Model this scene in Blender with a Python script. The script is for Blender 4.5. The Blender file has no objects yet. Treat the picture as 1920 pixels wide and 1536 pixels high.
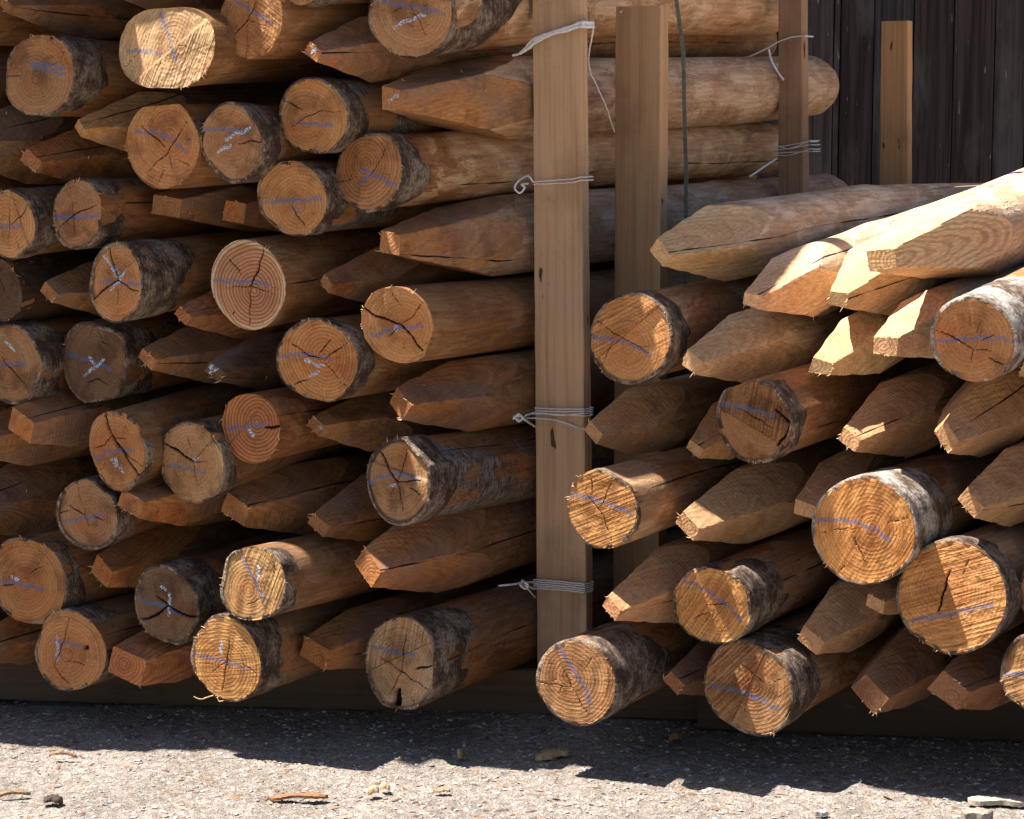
import bpy, math, random
import numpy as np
from mathutils import Matrix, Vector
scene=bpy.context.scene; col=scene.collection
F_=4400.; CH=1.10; PT=math.atan(568/F_)
def ray(px,py):
    x=(px-960)/F_; y=-(py-768)/F_; c,s=math.cos(PT),math.sin(PT)
    v=np.array([x,c+y*s,-s+y*c]); return v/v[1]
CAM=np.array([0,0,CH])
def at(px,py,Y): return CAM+ray(px,py)*Y          # a surveyed point: picture column/row at depth Y metres
def gnd(px,py,z=0.):
    r=ray(px,py); return CAM+r*((z-CH)/r[2])
def front(x): return 3.9/(1+.21*(x-960)/F_*1.008)
LOGS=[
('F',74,140,155,None,0,'broad tan sawn log with two faint blue strokes, upper left edge of the stack',(-0.003,-0.003,0.0),{'t':'g','c':[(115,112,128,95,2),(97,122,115,112,2),(0,141,40,143,2)],'b':[(50,118,95,122,125,130),(60,125,122,140)],'bk':0.16,'sw':(20,0.3)}),
('F',312,90,158,None,0,'pale splintered oval log end catching bright sun near the top of the left stack',(-0.079,-0.032,0.012),{'t':'p','c':[(225,125,256,95,2)],'b':[(290,22,335,115),(228,95,262,95,300,102)],'bk':0,'sw':(70,1.6),'kx':-0.03,'ky':0.2,'ov':(0.2,0),'flare':0.2,'noflat':1}),
('F',470,38,145,None,0,'sawn log at the top edge with a diagonal crack crossing its blue stroke',(-0.045,-0.026,0.028),{'t':'o','c':[(482,0,465,35,418,78,3),(465,35,478,42,2)],'b':[(435,0,478,25,512,42)],'bk':0.0,'sw':(-35,0.9)}),
('F',770,25,165,-0.03,0,'big sawn log with orange inner bark and striped grey bark beside the tall plank',(-0.011,-0.025,0.024),{'t':'g','c':[(735,25,755,12,2),(768,10,785,40,795,65,2)],'b':[(712,0,770,12,828,26)],'w':[(738,50,770,36,795,28)],'bk':0.42,'cov':0.55,'farx':1447,'sh':(0.66,0.46,0.29),'sw':(10,0.3),'kx':0.1}),
('F',305,272,165,None,0,'large round log with a long curved crack, touching the dark log on its right',(-0.012,-0.003,0.025),{'t':'o','c':[(352,226,315,285,268,325,3),(262,236,310,275,3),(315,285,325,320,2),(305,310,295,345,2),(335,298,358,312,2)],'b':[(255,248,300,250,325,262,350,287)],'bk':0.0,'sw':(0,0.2)}),
('F',435,268,142,None,0,'dark brown log with bright blue-white scribble, snug against a larger cracked log',(-0.044,-0.003,0.005),{'t':'g','c':[(445,270,470,264,500,266,3)],'b':[(380,242,470,245)],'w':[(420,262,445,250,468,242),(405,285,430,272)],'bk':0.12,'sw':(40,0.2)}),
('F',587,218,140,0.03,0,'round orange log with pale rim and a chip sticking out at its upper left',(-0.012,-0.001,-0.011),{'t':'o','c':[(640,210,600,208,568,222,545,240,2),(530,188,568,205,3)],'b':[(560,230,590,234,622,235)],'bk':0.11,'cov':0.9,'sw':(90,0.1)}),
('F',692,324,148,0.05,0,'round log with blue V mark and grey bark collar left of the tall plank',(-0.005,0.004,0.006),{'t':'o','c':[(728,265,718,290,703,318,2),(668,300,652,282,2),(630,344,668,332,2),(703,318,692,330,2)],'b':[(678,318,705,330,748,348),(700,325,676,346)],'bk':0.12,'cov':0.95,'farx':1452,'sh':(0.62,0.43,0.27),'sw':(0,0.1),'ring':1}),
('F',20,420,124,None,0,'pale squarish log cut off by the left edge, short blue stroke at its centre',(0.013,-0.003,-0.001),{'t':'p2','c':[(20,375,18,420,14,452,2),(55,380,40,405,22,420,3),(30,452,36,470,2)],'b':[(-10,425,38,424)],'bk':0.14,'cov':0.7,'sw':(0,0.2)}),
('F',146,403,128,None,0,'dull brown log with a long slanting crack over a faint blue line',(-0.012,-0.011,0.002),{'t':'g','c':[(192,382,140,400,95,432,3),(132,372,134,400,138,440,2)],'b':[(90,410,130,408,190,404)],'bk':0.16,'cov':0.6,'sw':(30,0.2)}),
('F',548,372,142,0.08,0,'fuzzy edged orange log with a wide blue line and knotty dark bark at right',(-0.017,0.004,-0.004),{'t':'o','c':[(545,385,572,428,3)],'b':[(490,381,545,376,602,371),(557,375,558,398)],'bk':0.15,'cov':0.55,'sw':(60,0.3)}),
('F',0,545,120,None,0,'very dark log half cut off by the left edge between two pale ones',(0.05,-0.008,0.001),{'t':'k','c':[(0,520,15,560,2)],'bk':0,'sw':(0,0.2)}),
('F',218,529,140,None,0,'dark barked log with white Y-shaped wax mark over three wide cracks',(-0.039,-0.029,-0.001),{'t':'o','c':[(196,462,205,495,222,525,4),(222,525,195,540,166,562,4),(222,525,250,540,276,546,3),(222,540,222,570,2)],'b':[(182,530,275,530)],'w':[(183,480,205,502,215,520),(210,500,225,525,240,500),(222,530,206,542)],'bk':0.22,'cov':0.8,'sw':(0,0.1)}),
('F',465,534,168,None,0,'large pinkish log with clear growth rings, pale rim and a blue line across',(-0.014,0.011,0.022),{'t':'r','c':[(497,462,484,505,470,535,4),(470,535,468,572,466,612,3),(424,480,452,515,3),(420,540,470,537,520,550,2),(443,575,428,602,2)],'b':[(400,528,450,528,505,531)],'bk':0,'sw':(0,0.1),'ring':1.6,'rim':1}),
('F',22,683,150,None,0,'brown log cut off by the left edge with bluish bark on its upper side',(0.043,-0.043,-0.001),{'t':'g','c':[(0,668,10,685,30,700,52,726,3)],'b':[(0,684,50,681)],'w':[(10,640,28,655)],'bk':0.14,'cov':0.75,'sw':(0,0.1)}),
('F',178,680,160,None,0,'grey-brown rounded log with bright blue cross beside a dark torn knot',(0.056,-0.043,0.008),{'t':'k2','c':[(180,605,165,632,2),(182,608,195,640,215,646,2),(155,722,180,711,205,721,3)],'b':[(120,667,160,676,210,690)],'w':[(155,705,175,690,195,675),(165,672,178,688)],'bk':0.2,'cov':0.7,'sw':(0,0.1)}),
('F',596,678,163,0.13,0,'orange log with white scribble under its blue line and a crack running into the bark',(-0.045,0.009,0.016),{'t':'o2','c':[(540,640,580,668,605,672,3),(608,678,645,722,2),(528,732,555,722,582,711,3),(650,640,608,672,3),(600,660,625,630,3)],'b':[(522,671,570,665,622,672)],'w':[(572,676,590,684,606,686),(582,708,596,696)],'bk':0.1,'cov':0.6,'sw':(0,0.1),'ring':1}),
('F',745,610,147,0.09,0,'golden-brown log with star-shaped cracks and a pale shaft patch, right of an orange one',(-0.056,-0.001,0.021),{'nostep':1,'t':'o','c':[(672,568,705,592,750,608,4),(750,608,770,632,785,657,4),(750,608,775,590,800,548,2),(750,608,727,634,2),(735,540,755,575,2)],'b':[(698,632,745,616,788,611)],'w':[(740,618,745,610)],'bk':0,'sw':(0,0.1),'kx':0.2,'ky':-0.12}),
('F',470,803,136,None,0,'small reddish log with fine rings and a dark knot at its right rim',(-0.043,-0.015,0.005),{'t':'r2','b':[(425,806,465,800,502,792)],'w':[(468,808,474,818)],'c':[(498,800,530,795,5)],'bk':0,'sw':(0,0.1),'ring':1.6}),
('F',222,845,150,None,0,'orange log split into halves by one wide crack with white wax streaks',(-0.036,-0.052,0.027),{'t':'o2','c':[(194,780,205,812,225,840,262,890,5),(168,846,192,836,205,820,238,822,3),(190,868,180,890,2),(215,835,240,852,272,872,2)],'b':[(168,868,195,850,250,842)],'w':[(206,862,216,878),(214,862,228,886)],'bk':0.04,'cov':0.3,'sw':(0,0.1)}),
('F',360,868,156,None,0,'dull brown log with a wedge crack opening to its left rim',(-0.035,-0.039,0.035),{'t':'g','c':[(303,836,330,848,362,866,5),(362,866,380,845,405,822,2),(362,866,368,905,2),(362,866,395,862,2),(352,815,358,840,2)],'b':[(312,878,340,878,385,886)],'w':[(364,862,370,856)],'bk':0.1,'cov':0.5,'sw':(0,0.1)}),
('F',162,965,138,None,0,'small grey-brown log with a pale blue slash, low at the left above a rounded log',(-0.011,-0.028,0.021),{'t':'g','c':[(120,950,155,968,3),(155,968,165,988,2),(98,968,125,962,3),(140,905,150,945,2),(155,968,158,950,2),(175,970,200,972,3)],'b':[(105,986,150,975,200,962)],'bk':0.12,'cov':0.6,'sw':(10,0.2)}),
('F',748,902,160,0.19,0,'dark-rimmed log with shaggy bark collar and five cracks meeting at a blue mark',(-0.044,-0.002,0.011),{'t':'g','c':[(703,850,722,880,745,905,4),(745,905,755,870,763,835,3),(745,905,770,900,797,895,3),(745,905,752,935,758,962,3),(770,912,800,925,3),(745,905,725,935,2)],'b':[(698,900,730,893,745,887,792,896),(678,910,695,910)],'w':[(728,915,740,912)],'bk':0.13,'cov':0.95,'sw':(20,0.2),'rim':-1}),
('F',52,1090,168,None,0,'wide orange-brown log cut off by the left edge above the lowest row',(0.031,-0.013,0.016),{'t':'o2','c':[(55,1075,92,1050,2),(0,1105,25,1098,3),(110,1060,132,1048,2),(25,1070,22,1095,2)],'b':[(0,1094,45,1098,82,1103)],'w':[(20,1082,32,1090)],'bk':0.12,'cov':0.5,'sw':(0,0.1),'kx':0.15}),
('F',312,1137,155,None,0,'dark log with a gaping black crack and bright white wax at its centre',(-0.018,-0.01,0.009),{'t':'k2','c':[(256,1171,285,1160,315,1135,5),(315,1135,345,1150,388,1152,5),(292,1120,315,1135,4),(285,1092,292,1118,2)],'b':[(255,1133,300,1136,345,1150)],'w':[(320,1112,318,1135),(318,1140,316,1155),(303,1098,311,1105)],'bk':0.2,'cov':0.7,'sw':(0,0.1)}),
('F',474,1095,150,None,0,'knotty log with half of its rough sawn face brushed by sunlight and light blue slash',(-0.129,-0.028,-0.045),{'t':'p2','c':[(460,1140,490,1120,2),(515,1045,516,1080,2)],'b':[(450,1050,475,1088,500,1122)],'w':[(485,1060,483,1085)],'bk':0.1,'cov':0.3,'sw':(70,1.2)}),
('F',130,1222,158,None,0,'brown log at bottom left with a small dark knot hole beside its blue dash',(0.001,-0.025,0.008),{'t':'o2','c':[(128,1152,118,1200,100,1256,3),(100,1256,135,1290,3),(165,1210,161,1214,8),(120,1242,150,1240,168,1250,2)],'b':[(103,1205,130,1206,155,1209)],'w':[(104,1196,106,1212),(108,1215,106,1240)],'bk':0.16,'cov':0.4,'sw':(0,0.1)}),
('F',424,1235,164,None,0,'sunlit golden log in the bottom row with frayed bark strands hanging beneath',(-0.11,-0.053,-0.018),{'t':'y','c':[(433,1195,425,1240,415,1300,3),(425,1240,395,1265,2),(420,1225,430,1240,2),(455,1240,487,1258,2)],'b':[(352,1235,400,1238,440,1245,472,1250)],'w':[(415,1205,413,1225)],'bk':0.14,'cov':0.95,'sw':(10,0.5),'ring':1,'ky':-0.05}),
('F',752,1245,176,0.38,0,'grey weathered log with notched lower rim and long split, nearest left of the plank foot',(-0.027,0.001,-0.009),{'t':'k3','c':[(762,1178,755,1220,750,1262,3),(750,1262,725,1312,3),(705,1237,750,1262,812,1290,3),(780,1252,815,1240,4),(739,1345,744,1300,16),(770,1295,782,1330,2)],'b':[(688,1220,715,1222,775,1226)],'bk':0.24,'cov':0.8,'sw':(80,1.2),'scr':0.55,'ky':0.07,'kx':-0.08}),
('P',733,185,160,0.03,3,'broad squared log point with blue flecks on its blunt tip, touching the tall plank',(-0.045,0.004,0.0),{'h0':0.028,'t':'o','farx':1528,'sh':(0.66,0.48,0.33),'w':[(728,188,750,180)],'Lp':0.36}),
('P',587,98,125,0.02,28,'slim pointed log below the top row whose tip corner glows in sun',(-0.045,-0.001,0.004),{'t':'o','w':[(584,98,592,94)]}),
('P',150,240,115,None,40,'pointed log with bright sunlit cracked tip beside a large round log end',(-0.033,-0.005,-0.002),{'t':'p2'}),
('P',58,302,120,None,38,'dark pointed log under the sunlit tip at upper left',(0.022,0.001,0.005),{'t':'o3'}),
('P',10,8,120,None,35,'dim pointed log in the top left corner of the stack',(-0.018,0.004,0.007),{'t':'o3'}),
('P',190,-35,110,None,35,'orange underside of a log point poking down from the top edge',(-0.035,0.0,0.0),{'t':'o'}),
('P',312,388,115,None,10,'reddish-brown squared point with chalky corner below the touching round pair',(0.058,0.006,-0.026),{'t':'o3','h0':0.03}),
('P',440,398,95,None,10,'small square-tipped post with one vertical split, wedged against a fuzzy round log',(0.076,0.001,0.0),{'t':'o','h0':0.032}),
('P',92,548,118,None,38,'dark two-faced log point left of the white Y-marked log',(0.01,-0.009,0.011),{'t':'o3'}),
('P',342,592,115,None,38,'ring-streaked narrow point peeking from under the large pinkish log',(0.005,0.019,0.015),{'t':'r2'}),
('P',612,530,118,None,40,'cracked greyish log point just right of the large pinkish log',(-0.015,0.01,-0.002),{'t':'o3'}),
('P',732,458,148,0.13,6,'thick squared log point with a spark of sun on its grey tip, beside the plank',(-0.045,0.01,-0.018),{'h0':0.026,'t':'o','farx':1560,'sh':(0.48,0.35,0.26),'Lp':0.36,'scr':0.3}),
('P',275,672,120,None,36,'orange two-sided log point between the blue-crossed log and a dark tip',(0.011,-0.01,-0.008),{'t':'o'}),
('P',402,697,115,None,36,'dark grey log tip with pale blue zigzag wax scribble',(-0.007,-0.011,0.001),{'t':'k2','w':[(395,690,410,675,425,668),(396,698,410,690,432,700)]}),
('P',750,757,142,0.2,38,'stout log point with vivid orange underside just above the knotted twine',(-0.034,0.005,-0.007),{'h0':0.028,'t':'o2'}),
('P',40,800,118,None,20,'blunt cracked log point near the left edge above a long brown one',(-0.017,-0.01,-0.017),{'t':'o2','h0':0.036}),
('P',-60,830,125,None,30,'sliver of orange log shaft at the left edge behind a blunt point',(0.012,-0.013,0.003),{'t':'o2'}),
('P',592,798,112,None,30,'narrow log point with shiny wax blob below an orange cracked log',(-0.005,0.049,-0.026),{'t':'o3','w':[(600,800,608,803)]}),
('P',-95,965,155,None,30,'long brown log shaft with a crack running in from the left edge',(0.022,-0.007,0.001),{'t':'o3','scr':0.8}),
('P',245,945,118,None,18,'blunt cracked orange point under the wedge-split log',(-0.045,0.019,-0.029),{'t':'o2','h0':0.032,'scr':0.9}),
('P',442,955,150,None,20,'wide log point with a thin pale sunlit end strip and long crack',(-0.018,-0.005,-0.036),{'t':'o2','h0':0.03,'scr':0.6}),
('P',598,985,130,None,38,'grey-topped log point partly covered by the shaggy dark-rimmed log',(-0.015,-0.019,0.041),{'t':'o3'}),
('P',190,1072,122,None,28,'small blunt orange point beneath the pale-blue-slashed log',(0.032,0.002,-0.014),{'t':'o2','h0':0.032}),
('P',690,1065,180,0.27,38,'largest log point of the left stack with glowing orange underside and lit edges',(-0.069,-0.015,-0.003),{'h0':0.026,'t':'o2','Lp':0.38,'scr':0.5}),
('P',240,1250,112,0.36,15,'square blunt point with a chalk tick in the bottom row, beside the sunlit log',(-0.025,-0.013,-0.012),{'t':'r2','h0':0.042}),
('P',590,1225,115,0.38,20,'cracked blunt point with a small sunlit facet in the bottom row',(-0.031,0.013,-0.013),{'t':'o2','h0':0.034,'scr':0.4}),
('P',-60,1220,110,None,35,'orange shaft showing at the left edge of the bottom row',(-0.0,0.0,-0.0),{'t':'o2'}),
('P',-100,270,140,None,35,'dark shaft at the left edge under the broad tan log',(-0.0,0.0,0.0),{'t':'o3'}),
('F',565,-50,115,None,0,'round log whose pale barked underside dips into view at the top edge',(-0.045,-0.001,0.02),{'t':'o','bk':0.2,'cov':0.7}),
('F',-60,20,130,None,0,'log shaft crossing the upper left corner behind the first row',(0.051,-0.007,-0.001),{'t':'o','bk':0}),
('F',1182,636,166,0.13,0,'golden rough-sawn log highest of the sawn ends left in the right stack',(-0.014,-0.057,0.015),{'t':'y','c':[(1103,590,1150,625,1215,662,2),(1150,640,1125,700,2)],'b':[(1100,635,1140,637,1180,645,1217,664)],'bk':0.12,'cov':0.9,'sw':(28,1.6)}),
('F',1128,953,156,0.3,0,'rough-sawn log overlapping the plank edge, white peeled collar and arched blue line',(-0.126,-0.03,0.004),{'t':'y','c':[(1095,925,1130,965,1152,1028,2),(1152,890,1125,955,2),(1108,890,1112,925,2)],'b':[(1045,934,1085,933,1130,940,1185,955)],'bk':0.02,'cov':0.3,'sw':(24,1.7),'collar':1}),
('F',1415,788,163,0.4,0,'dark-hearted log with vertical saw ridges and a rotten black crack',(-0.067,0.025,0.002),{'t':'d','c':[(1455,765,1483,790,1470,815,1455,835,6),(1380,765,1450,800,2)],'b':[(1350,762,1400,765,1450,776)],'bk':0.12,'cov':0.35,'sw':(76,1.6)}),
('F',1080,1280,162,0.45,0,'lowest sawn log at the plank foot with crisp rings and steep blue stroke',(-0.112,-0.016,0.001),{'nostep':1,'noflat':1,'t':'y2','c':[(1007,1287,1068,1290,2),(1058,1255,1072,1290,1110,1352,2),(1095,1250,1110,1228,2)],'b':[(1046,1214,1075,1255,1100,1295,1106,1320)],'bk':0.3,'cov':1.0,'sw':(0,0.3),'ring':1.1}),
('F',1335,1135,155,0.44,0,'golden log with torn white bark crest and blue line falling to the right',(-0.06,0.009,-0.0),{'t':'y','c':[(1325,1135,1360,1130,2),(1300,1165,1330,1150,2)],'b':[(1282,1090,1325,1105,1360,1130,1388,1158)],'bk':0.2,'cov':0.85,'sw':(55,1.5)}),
('F',1405,1290,184,0.46,0,'torn-edged log in the bottom row with coarse diagonal saw ridges',(-0.07,-0.002,0.015),{'t':'d2','c':[(1385,1240,1435,1280,2)],'b':[(1335,1298,1380,1298,1430,1312,1460,1325)],'bk':0.25,'cov':0.6,'sw':(45,1.9),'ky':0.0}),
('F',1620,995,208,0.42,0,'largest round log with silvery birch-like bark and arched blue band',(-0.109,0.017,0.002),{'nostep':1,'noflat':1,'t':'y3','c':[(1597,985,1605,1020,1630,1068,2),(1535,1008,1597,992,2),(1663,975,1698,962,2),(1590,1062,1575,1080,2)],'b':[(1525,985,1560,980,1600,979,1640,990,1668,1010)],'bk':0.26,'cov':0.95,'sw':(60,0.5),'white':1}),
('F',1785,1120,212,0.42,0,'very large log half in sun and half shaded, blue dash rising to the right',(-0.12,-0.003,-0.002),{'noflat':1,'t':'y','c':[(1778,1070,1770,1110,1763,1150,4),(1800,1075,1812,1040,2)],'b':[(1720,1172,1780,1155,1815,1140),(1795,1148,1852,1128)],'bk':0.14,'cov':0.8,'sw':(20,1.6)}),
('F',1825,638,160,0.5,0,'smooth round log with pale flaky bark on its back and a straight blue band',(-0.118,-0.005,0.002),{'nostep':1,'noflat':1,'t':'o','c':[(1752,618,1790,632,1823,655,3),(1823,655,1857,658,2),(1823,655,1820,682,2),(1850,670,1880,688,3),(1838,640,1862,622,2)],'b':[(1750,645,1800,637,1850,632,1893,637)],'bk':0.4,'cov':0.9,'sw':(0,0.15),'white':1}),
('F',1955,1265,160,0.45,0,'log cut off by the right edge in the lowest row',(-0.159,-0.0,0.0),{'t':'d3','c':[],'b':[(1890,1275,1940,1262)],'bk':0.1,'cov':0.7,'sw':(25,1.3)}),
('F',1975,1112,135,0.45,0,'log rim barely entering at the right edge beside the very large log',(-0.09,0.007,0.0),{'t':'o','c':[],'b':[],'bk':0.1,'cov':0.7,'sw':(25,1.0)}),
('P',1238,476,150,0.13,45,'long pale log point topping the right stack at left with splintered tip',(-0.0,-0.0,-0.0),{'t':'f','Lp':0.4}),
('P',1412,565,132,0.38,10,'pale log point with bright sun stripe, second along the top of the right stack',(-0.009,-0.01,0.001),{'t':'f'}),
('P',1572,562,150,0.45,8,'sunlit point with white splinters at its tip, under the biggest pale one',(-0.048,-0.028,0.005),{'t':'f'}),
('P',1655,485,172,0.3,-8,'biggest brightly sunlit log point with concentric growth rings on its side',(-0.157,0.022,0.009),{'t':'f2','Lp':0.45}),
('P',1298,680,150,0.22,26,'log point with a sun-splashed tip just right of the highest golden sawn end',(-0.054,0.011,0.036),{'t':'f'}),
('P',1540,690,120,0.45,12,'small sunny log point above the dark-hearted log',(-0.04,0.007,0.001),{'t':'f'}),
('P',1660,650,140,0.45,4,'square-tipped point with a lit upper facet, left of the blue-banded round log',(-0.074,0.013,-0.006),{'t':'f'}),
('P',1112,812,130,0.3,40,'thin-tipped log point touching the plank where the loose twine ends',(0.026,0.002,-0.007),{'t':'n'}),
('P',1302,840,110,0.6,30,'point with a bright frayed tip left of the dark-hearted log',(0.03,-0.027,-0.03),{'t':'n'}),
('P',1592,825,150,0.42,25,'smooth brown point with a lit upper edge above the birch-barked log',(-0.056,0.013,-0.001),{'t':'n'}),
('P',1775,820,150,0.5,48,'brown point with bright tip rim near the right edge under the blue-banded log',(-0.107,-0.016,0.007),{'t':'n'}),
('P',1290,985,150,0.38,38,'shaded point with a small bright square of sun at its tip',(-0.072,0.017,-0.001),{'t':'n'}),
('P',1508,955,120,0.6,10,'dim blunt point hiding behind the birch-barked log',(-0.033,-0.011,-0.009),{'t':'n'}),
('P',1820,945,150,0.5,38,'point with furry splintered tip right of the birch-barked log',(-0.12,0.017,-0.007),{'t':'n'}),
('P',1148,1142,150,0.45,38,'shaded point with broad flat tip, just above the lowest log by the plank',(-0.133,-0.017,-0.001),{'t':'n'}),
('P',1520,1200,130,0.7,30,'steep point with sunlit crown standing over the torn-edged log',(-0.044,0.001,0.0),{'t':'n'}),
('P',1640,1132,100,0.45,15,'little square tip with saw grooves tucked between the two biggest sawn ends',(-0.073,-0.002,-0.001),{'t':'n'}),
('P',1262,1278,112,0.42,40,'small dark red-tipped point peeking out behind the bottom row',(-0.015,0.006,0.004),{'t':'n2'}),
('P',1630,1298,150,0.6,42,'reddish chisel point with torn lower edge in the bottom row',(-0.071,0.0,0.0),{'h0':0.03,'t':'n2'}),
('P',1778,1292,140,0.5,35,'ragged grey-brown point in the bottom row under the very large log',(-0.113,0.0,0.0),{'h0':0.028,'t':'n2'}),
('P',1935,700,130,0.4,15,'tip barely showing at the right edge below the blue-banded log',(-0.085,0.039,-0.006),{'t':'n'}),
]

# ------------------------------------------------------------------ materials
class NT:
    def __init__(s,name):
        s.m=bpy.data.materials.new(name); s.m.use_nodes=True; s.t=s.m.node_tree; s.n=s.t.nodes; s.n.clear()
        s.out=s.n.new('ShaderNodeOutputMaterial'); s.b=s.n.new('ShaderNodeBsdfPrincipled'); s.t.links.new(s.b.outputs[0],s.out.inputs[0])
    def L(s,a,b): s.t.links.new(a,b)
    def set(s,sock,v):
        if hasattr(v,'links') or isinstance(v,bpy.types.NodeSocket): s.L(v,sock)
        else: sock.default_value=v
    def math(s,op,a,b=0.,c=None,clamp=False):
        n=s.n.new('ShaderNodeMath'); n.operation=op; n.use_clamp=clamp
        s.set(n.inputs[0],a); s.set(n.inputs[1],b)
        if c is not None: s.set(n.inputs[2],c)
        return n.outputs[0]
    def vmath(s,op,a,b=(0,0,0)):
        n=s.n.new('ShaderNodeVectorMath'); n.operation=op; s.set(n.inputs[0],a)
        if op=='SCALE': s.set(n.inputs['Scale'],b)
        else: s.set(n.inputs[1],b)
        return n.outputs['Value'] if op in('LENGTH','DOT_PRODUCT') else n.outputs[0]
    def attr(s,name,out='Vector'):
        n=s.n.new('ShaderNodeAttribute'); n.attribute_name=name; return n.outputs[out]
    def noise(s,v,scale=5.,detail=3.,rough=.55,dist=0.,out=0):
        n=s.n.new('ShaderNodeTexNoise'); s.L(v,n.inputs['Vector']); n.inputs['Scale'].default_value=scale
        n.inputs['Detail'].default_value=detail; n.inputs['Roughness'].default_value=rough; n.inputs['Distortion'].default_value=dist
        return n.outputs[out]
    def ramp(s,f,lo,hi,a=0.,b=1.):
        n=s.n.new('ShaderNodeMapRange'); n.clamp=True; n.interpolation_type='SMOOTHSTEP'
        s.L(f,n.inputs[0]); n.inputs[1].default_value=lo; n.inputs[2].default_value=hi; s.set(n.inputs[3],a); s.set(n.inputs[4],b); return n.outputs[0]
    def mix(s,f,a,b,mode='MIX'):
        n=s.n.new('ShaderNodeMix'); n.data_type='RGBA'; n.blend_type=mode; s.set(n.inputs[0],f)
        for k,v in((6,a),(7,b)):
            if isinstance(v,tuple) and len(v)==3: v=v+(1.,)
            s.set(n.inputs[k],v)
        return n.outputs[2]
    def sep(s,v,c=False):
        n=s.n.new('ShaderNodeSeparateColor' if c else 'ShaderNodeSeparateXYZ'); s.L(v,n.inputs[0]); return n.outputs
    def comb(s,x,y,z):
        n=s.n.new('ShaderNodeCombineXYZ'); s.set(n.inputs[0],x); s.set(n.inputs[1],y); s.set(n.inputs[2],z); return n.outputs[0]
    def bump(s,h,dist,strength=1.,prev=None):
        n=s.n.new('ShaderNodeBump'); s.L(h,n.inputs['Height']); n.inputs['Distance'].default_value=dist; s.set(n.inputs['Strength'],strength)
        if prev is not None: s.L(prev,n.inputs['Normal'])
        return n.outputs[0]
    def fin(s,color,rough=.8,normal=None,spec=.25):
        s.set(s.b.inputs['Base Color'],color); s.set(s.b.inputs['Roughness'],rough); s.b.inputs['Specular IOR Level'].default_value=spec
        if normal is not None: s.L(normal,s.b.inputs['Normal'])
        return s.m
def cut_color(N,wc,tint,weather,ringk):
    """freshly cut wood: growth rings round the pith, fibres, weather blotches"""
    x,y,z=N.sep(wc)
    w=N.noise(wc,11.,3.,.5,out=1)
    wp=N.vmath('ADD',wc,N.vmath('SCALE',N.vmath('SUBTRACT',w,(.5,.5,.5)),.015))
    px,py,pz=N.sep(wp)
    r=N.vmath('LENGTH',N.comb(px,py,0.))
    r1=N.math('ADD',r,N.math('MULTIPLY',N.noise(N.comb(r,0.,0.),90.,2.),.005))
    ring=N.math('POWER',N.math('MULTIPLY_ADD',N.math('SINE',N.math('MULTIPLY',r1,2*math.pi/.0062)),.5,.5),2.2)
    zone=N.noise(N.comb(r1,0.,0.),120.,2.,.6)
    c=N.mix(N.math('MULTIPLY',N.math('MULTIPLY',ring,ringk),.55,clamp=True),tint,N.mix(1.,tint,(.42,.34,.27),'MULTIPLY'))
    c=N.mix(N.math('MULTIPLY',N.ramp(zone,.42,.66),.45),c,N.mix(1.,c,(.66,.58,.5),'MULTIPLY'))
    c=N.mix(N.math('MULTIPLY',N.ramp(r1,.036,.050,1.,0.),.55),c,N.mix(1.,c,(.80,.66,.55),'MULTIPLY'))
    fib=N.noise(N.comb(N.math('MULTIPLY',x,420.),N.math('MULTIPLY',y,420.),N.math('MULTIPLY',z,30.)),1.,3.,.6)
    c=N.mix(1.,c,N.mix(N.ramp(fib,.25,.75),(.72,.68,.62),(1.2,1.18,1.12)),'MULTIPLY')
    bl=N.ramp(N.noise(wc,17.,6.,.66),.46,.64)
    c=N.mix(N.math('MULTIPLY',bl,weather),c,N.mix(1.,c,(.42,.36,.33),'MULTIPLY'))
    bl2=N.ramp(N.noise(N.vmath('ADD',wc,(3.1,5.2,0)),14.,3.,.55),.5,.72)
    c=N.mix(N.math('MULTIPLY',bl2,N.math('MULTIPLY',weather,.8)),c,N.mix(1.,c,(1.25,.8,.5),'MULTIPLY'))
    return c,ring,fib
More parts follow.
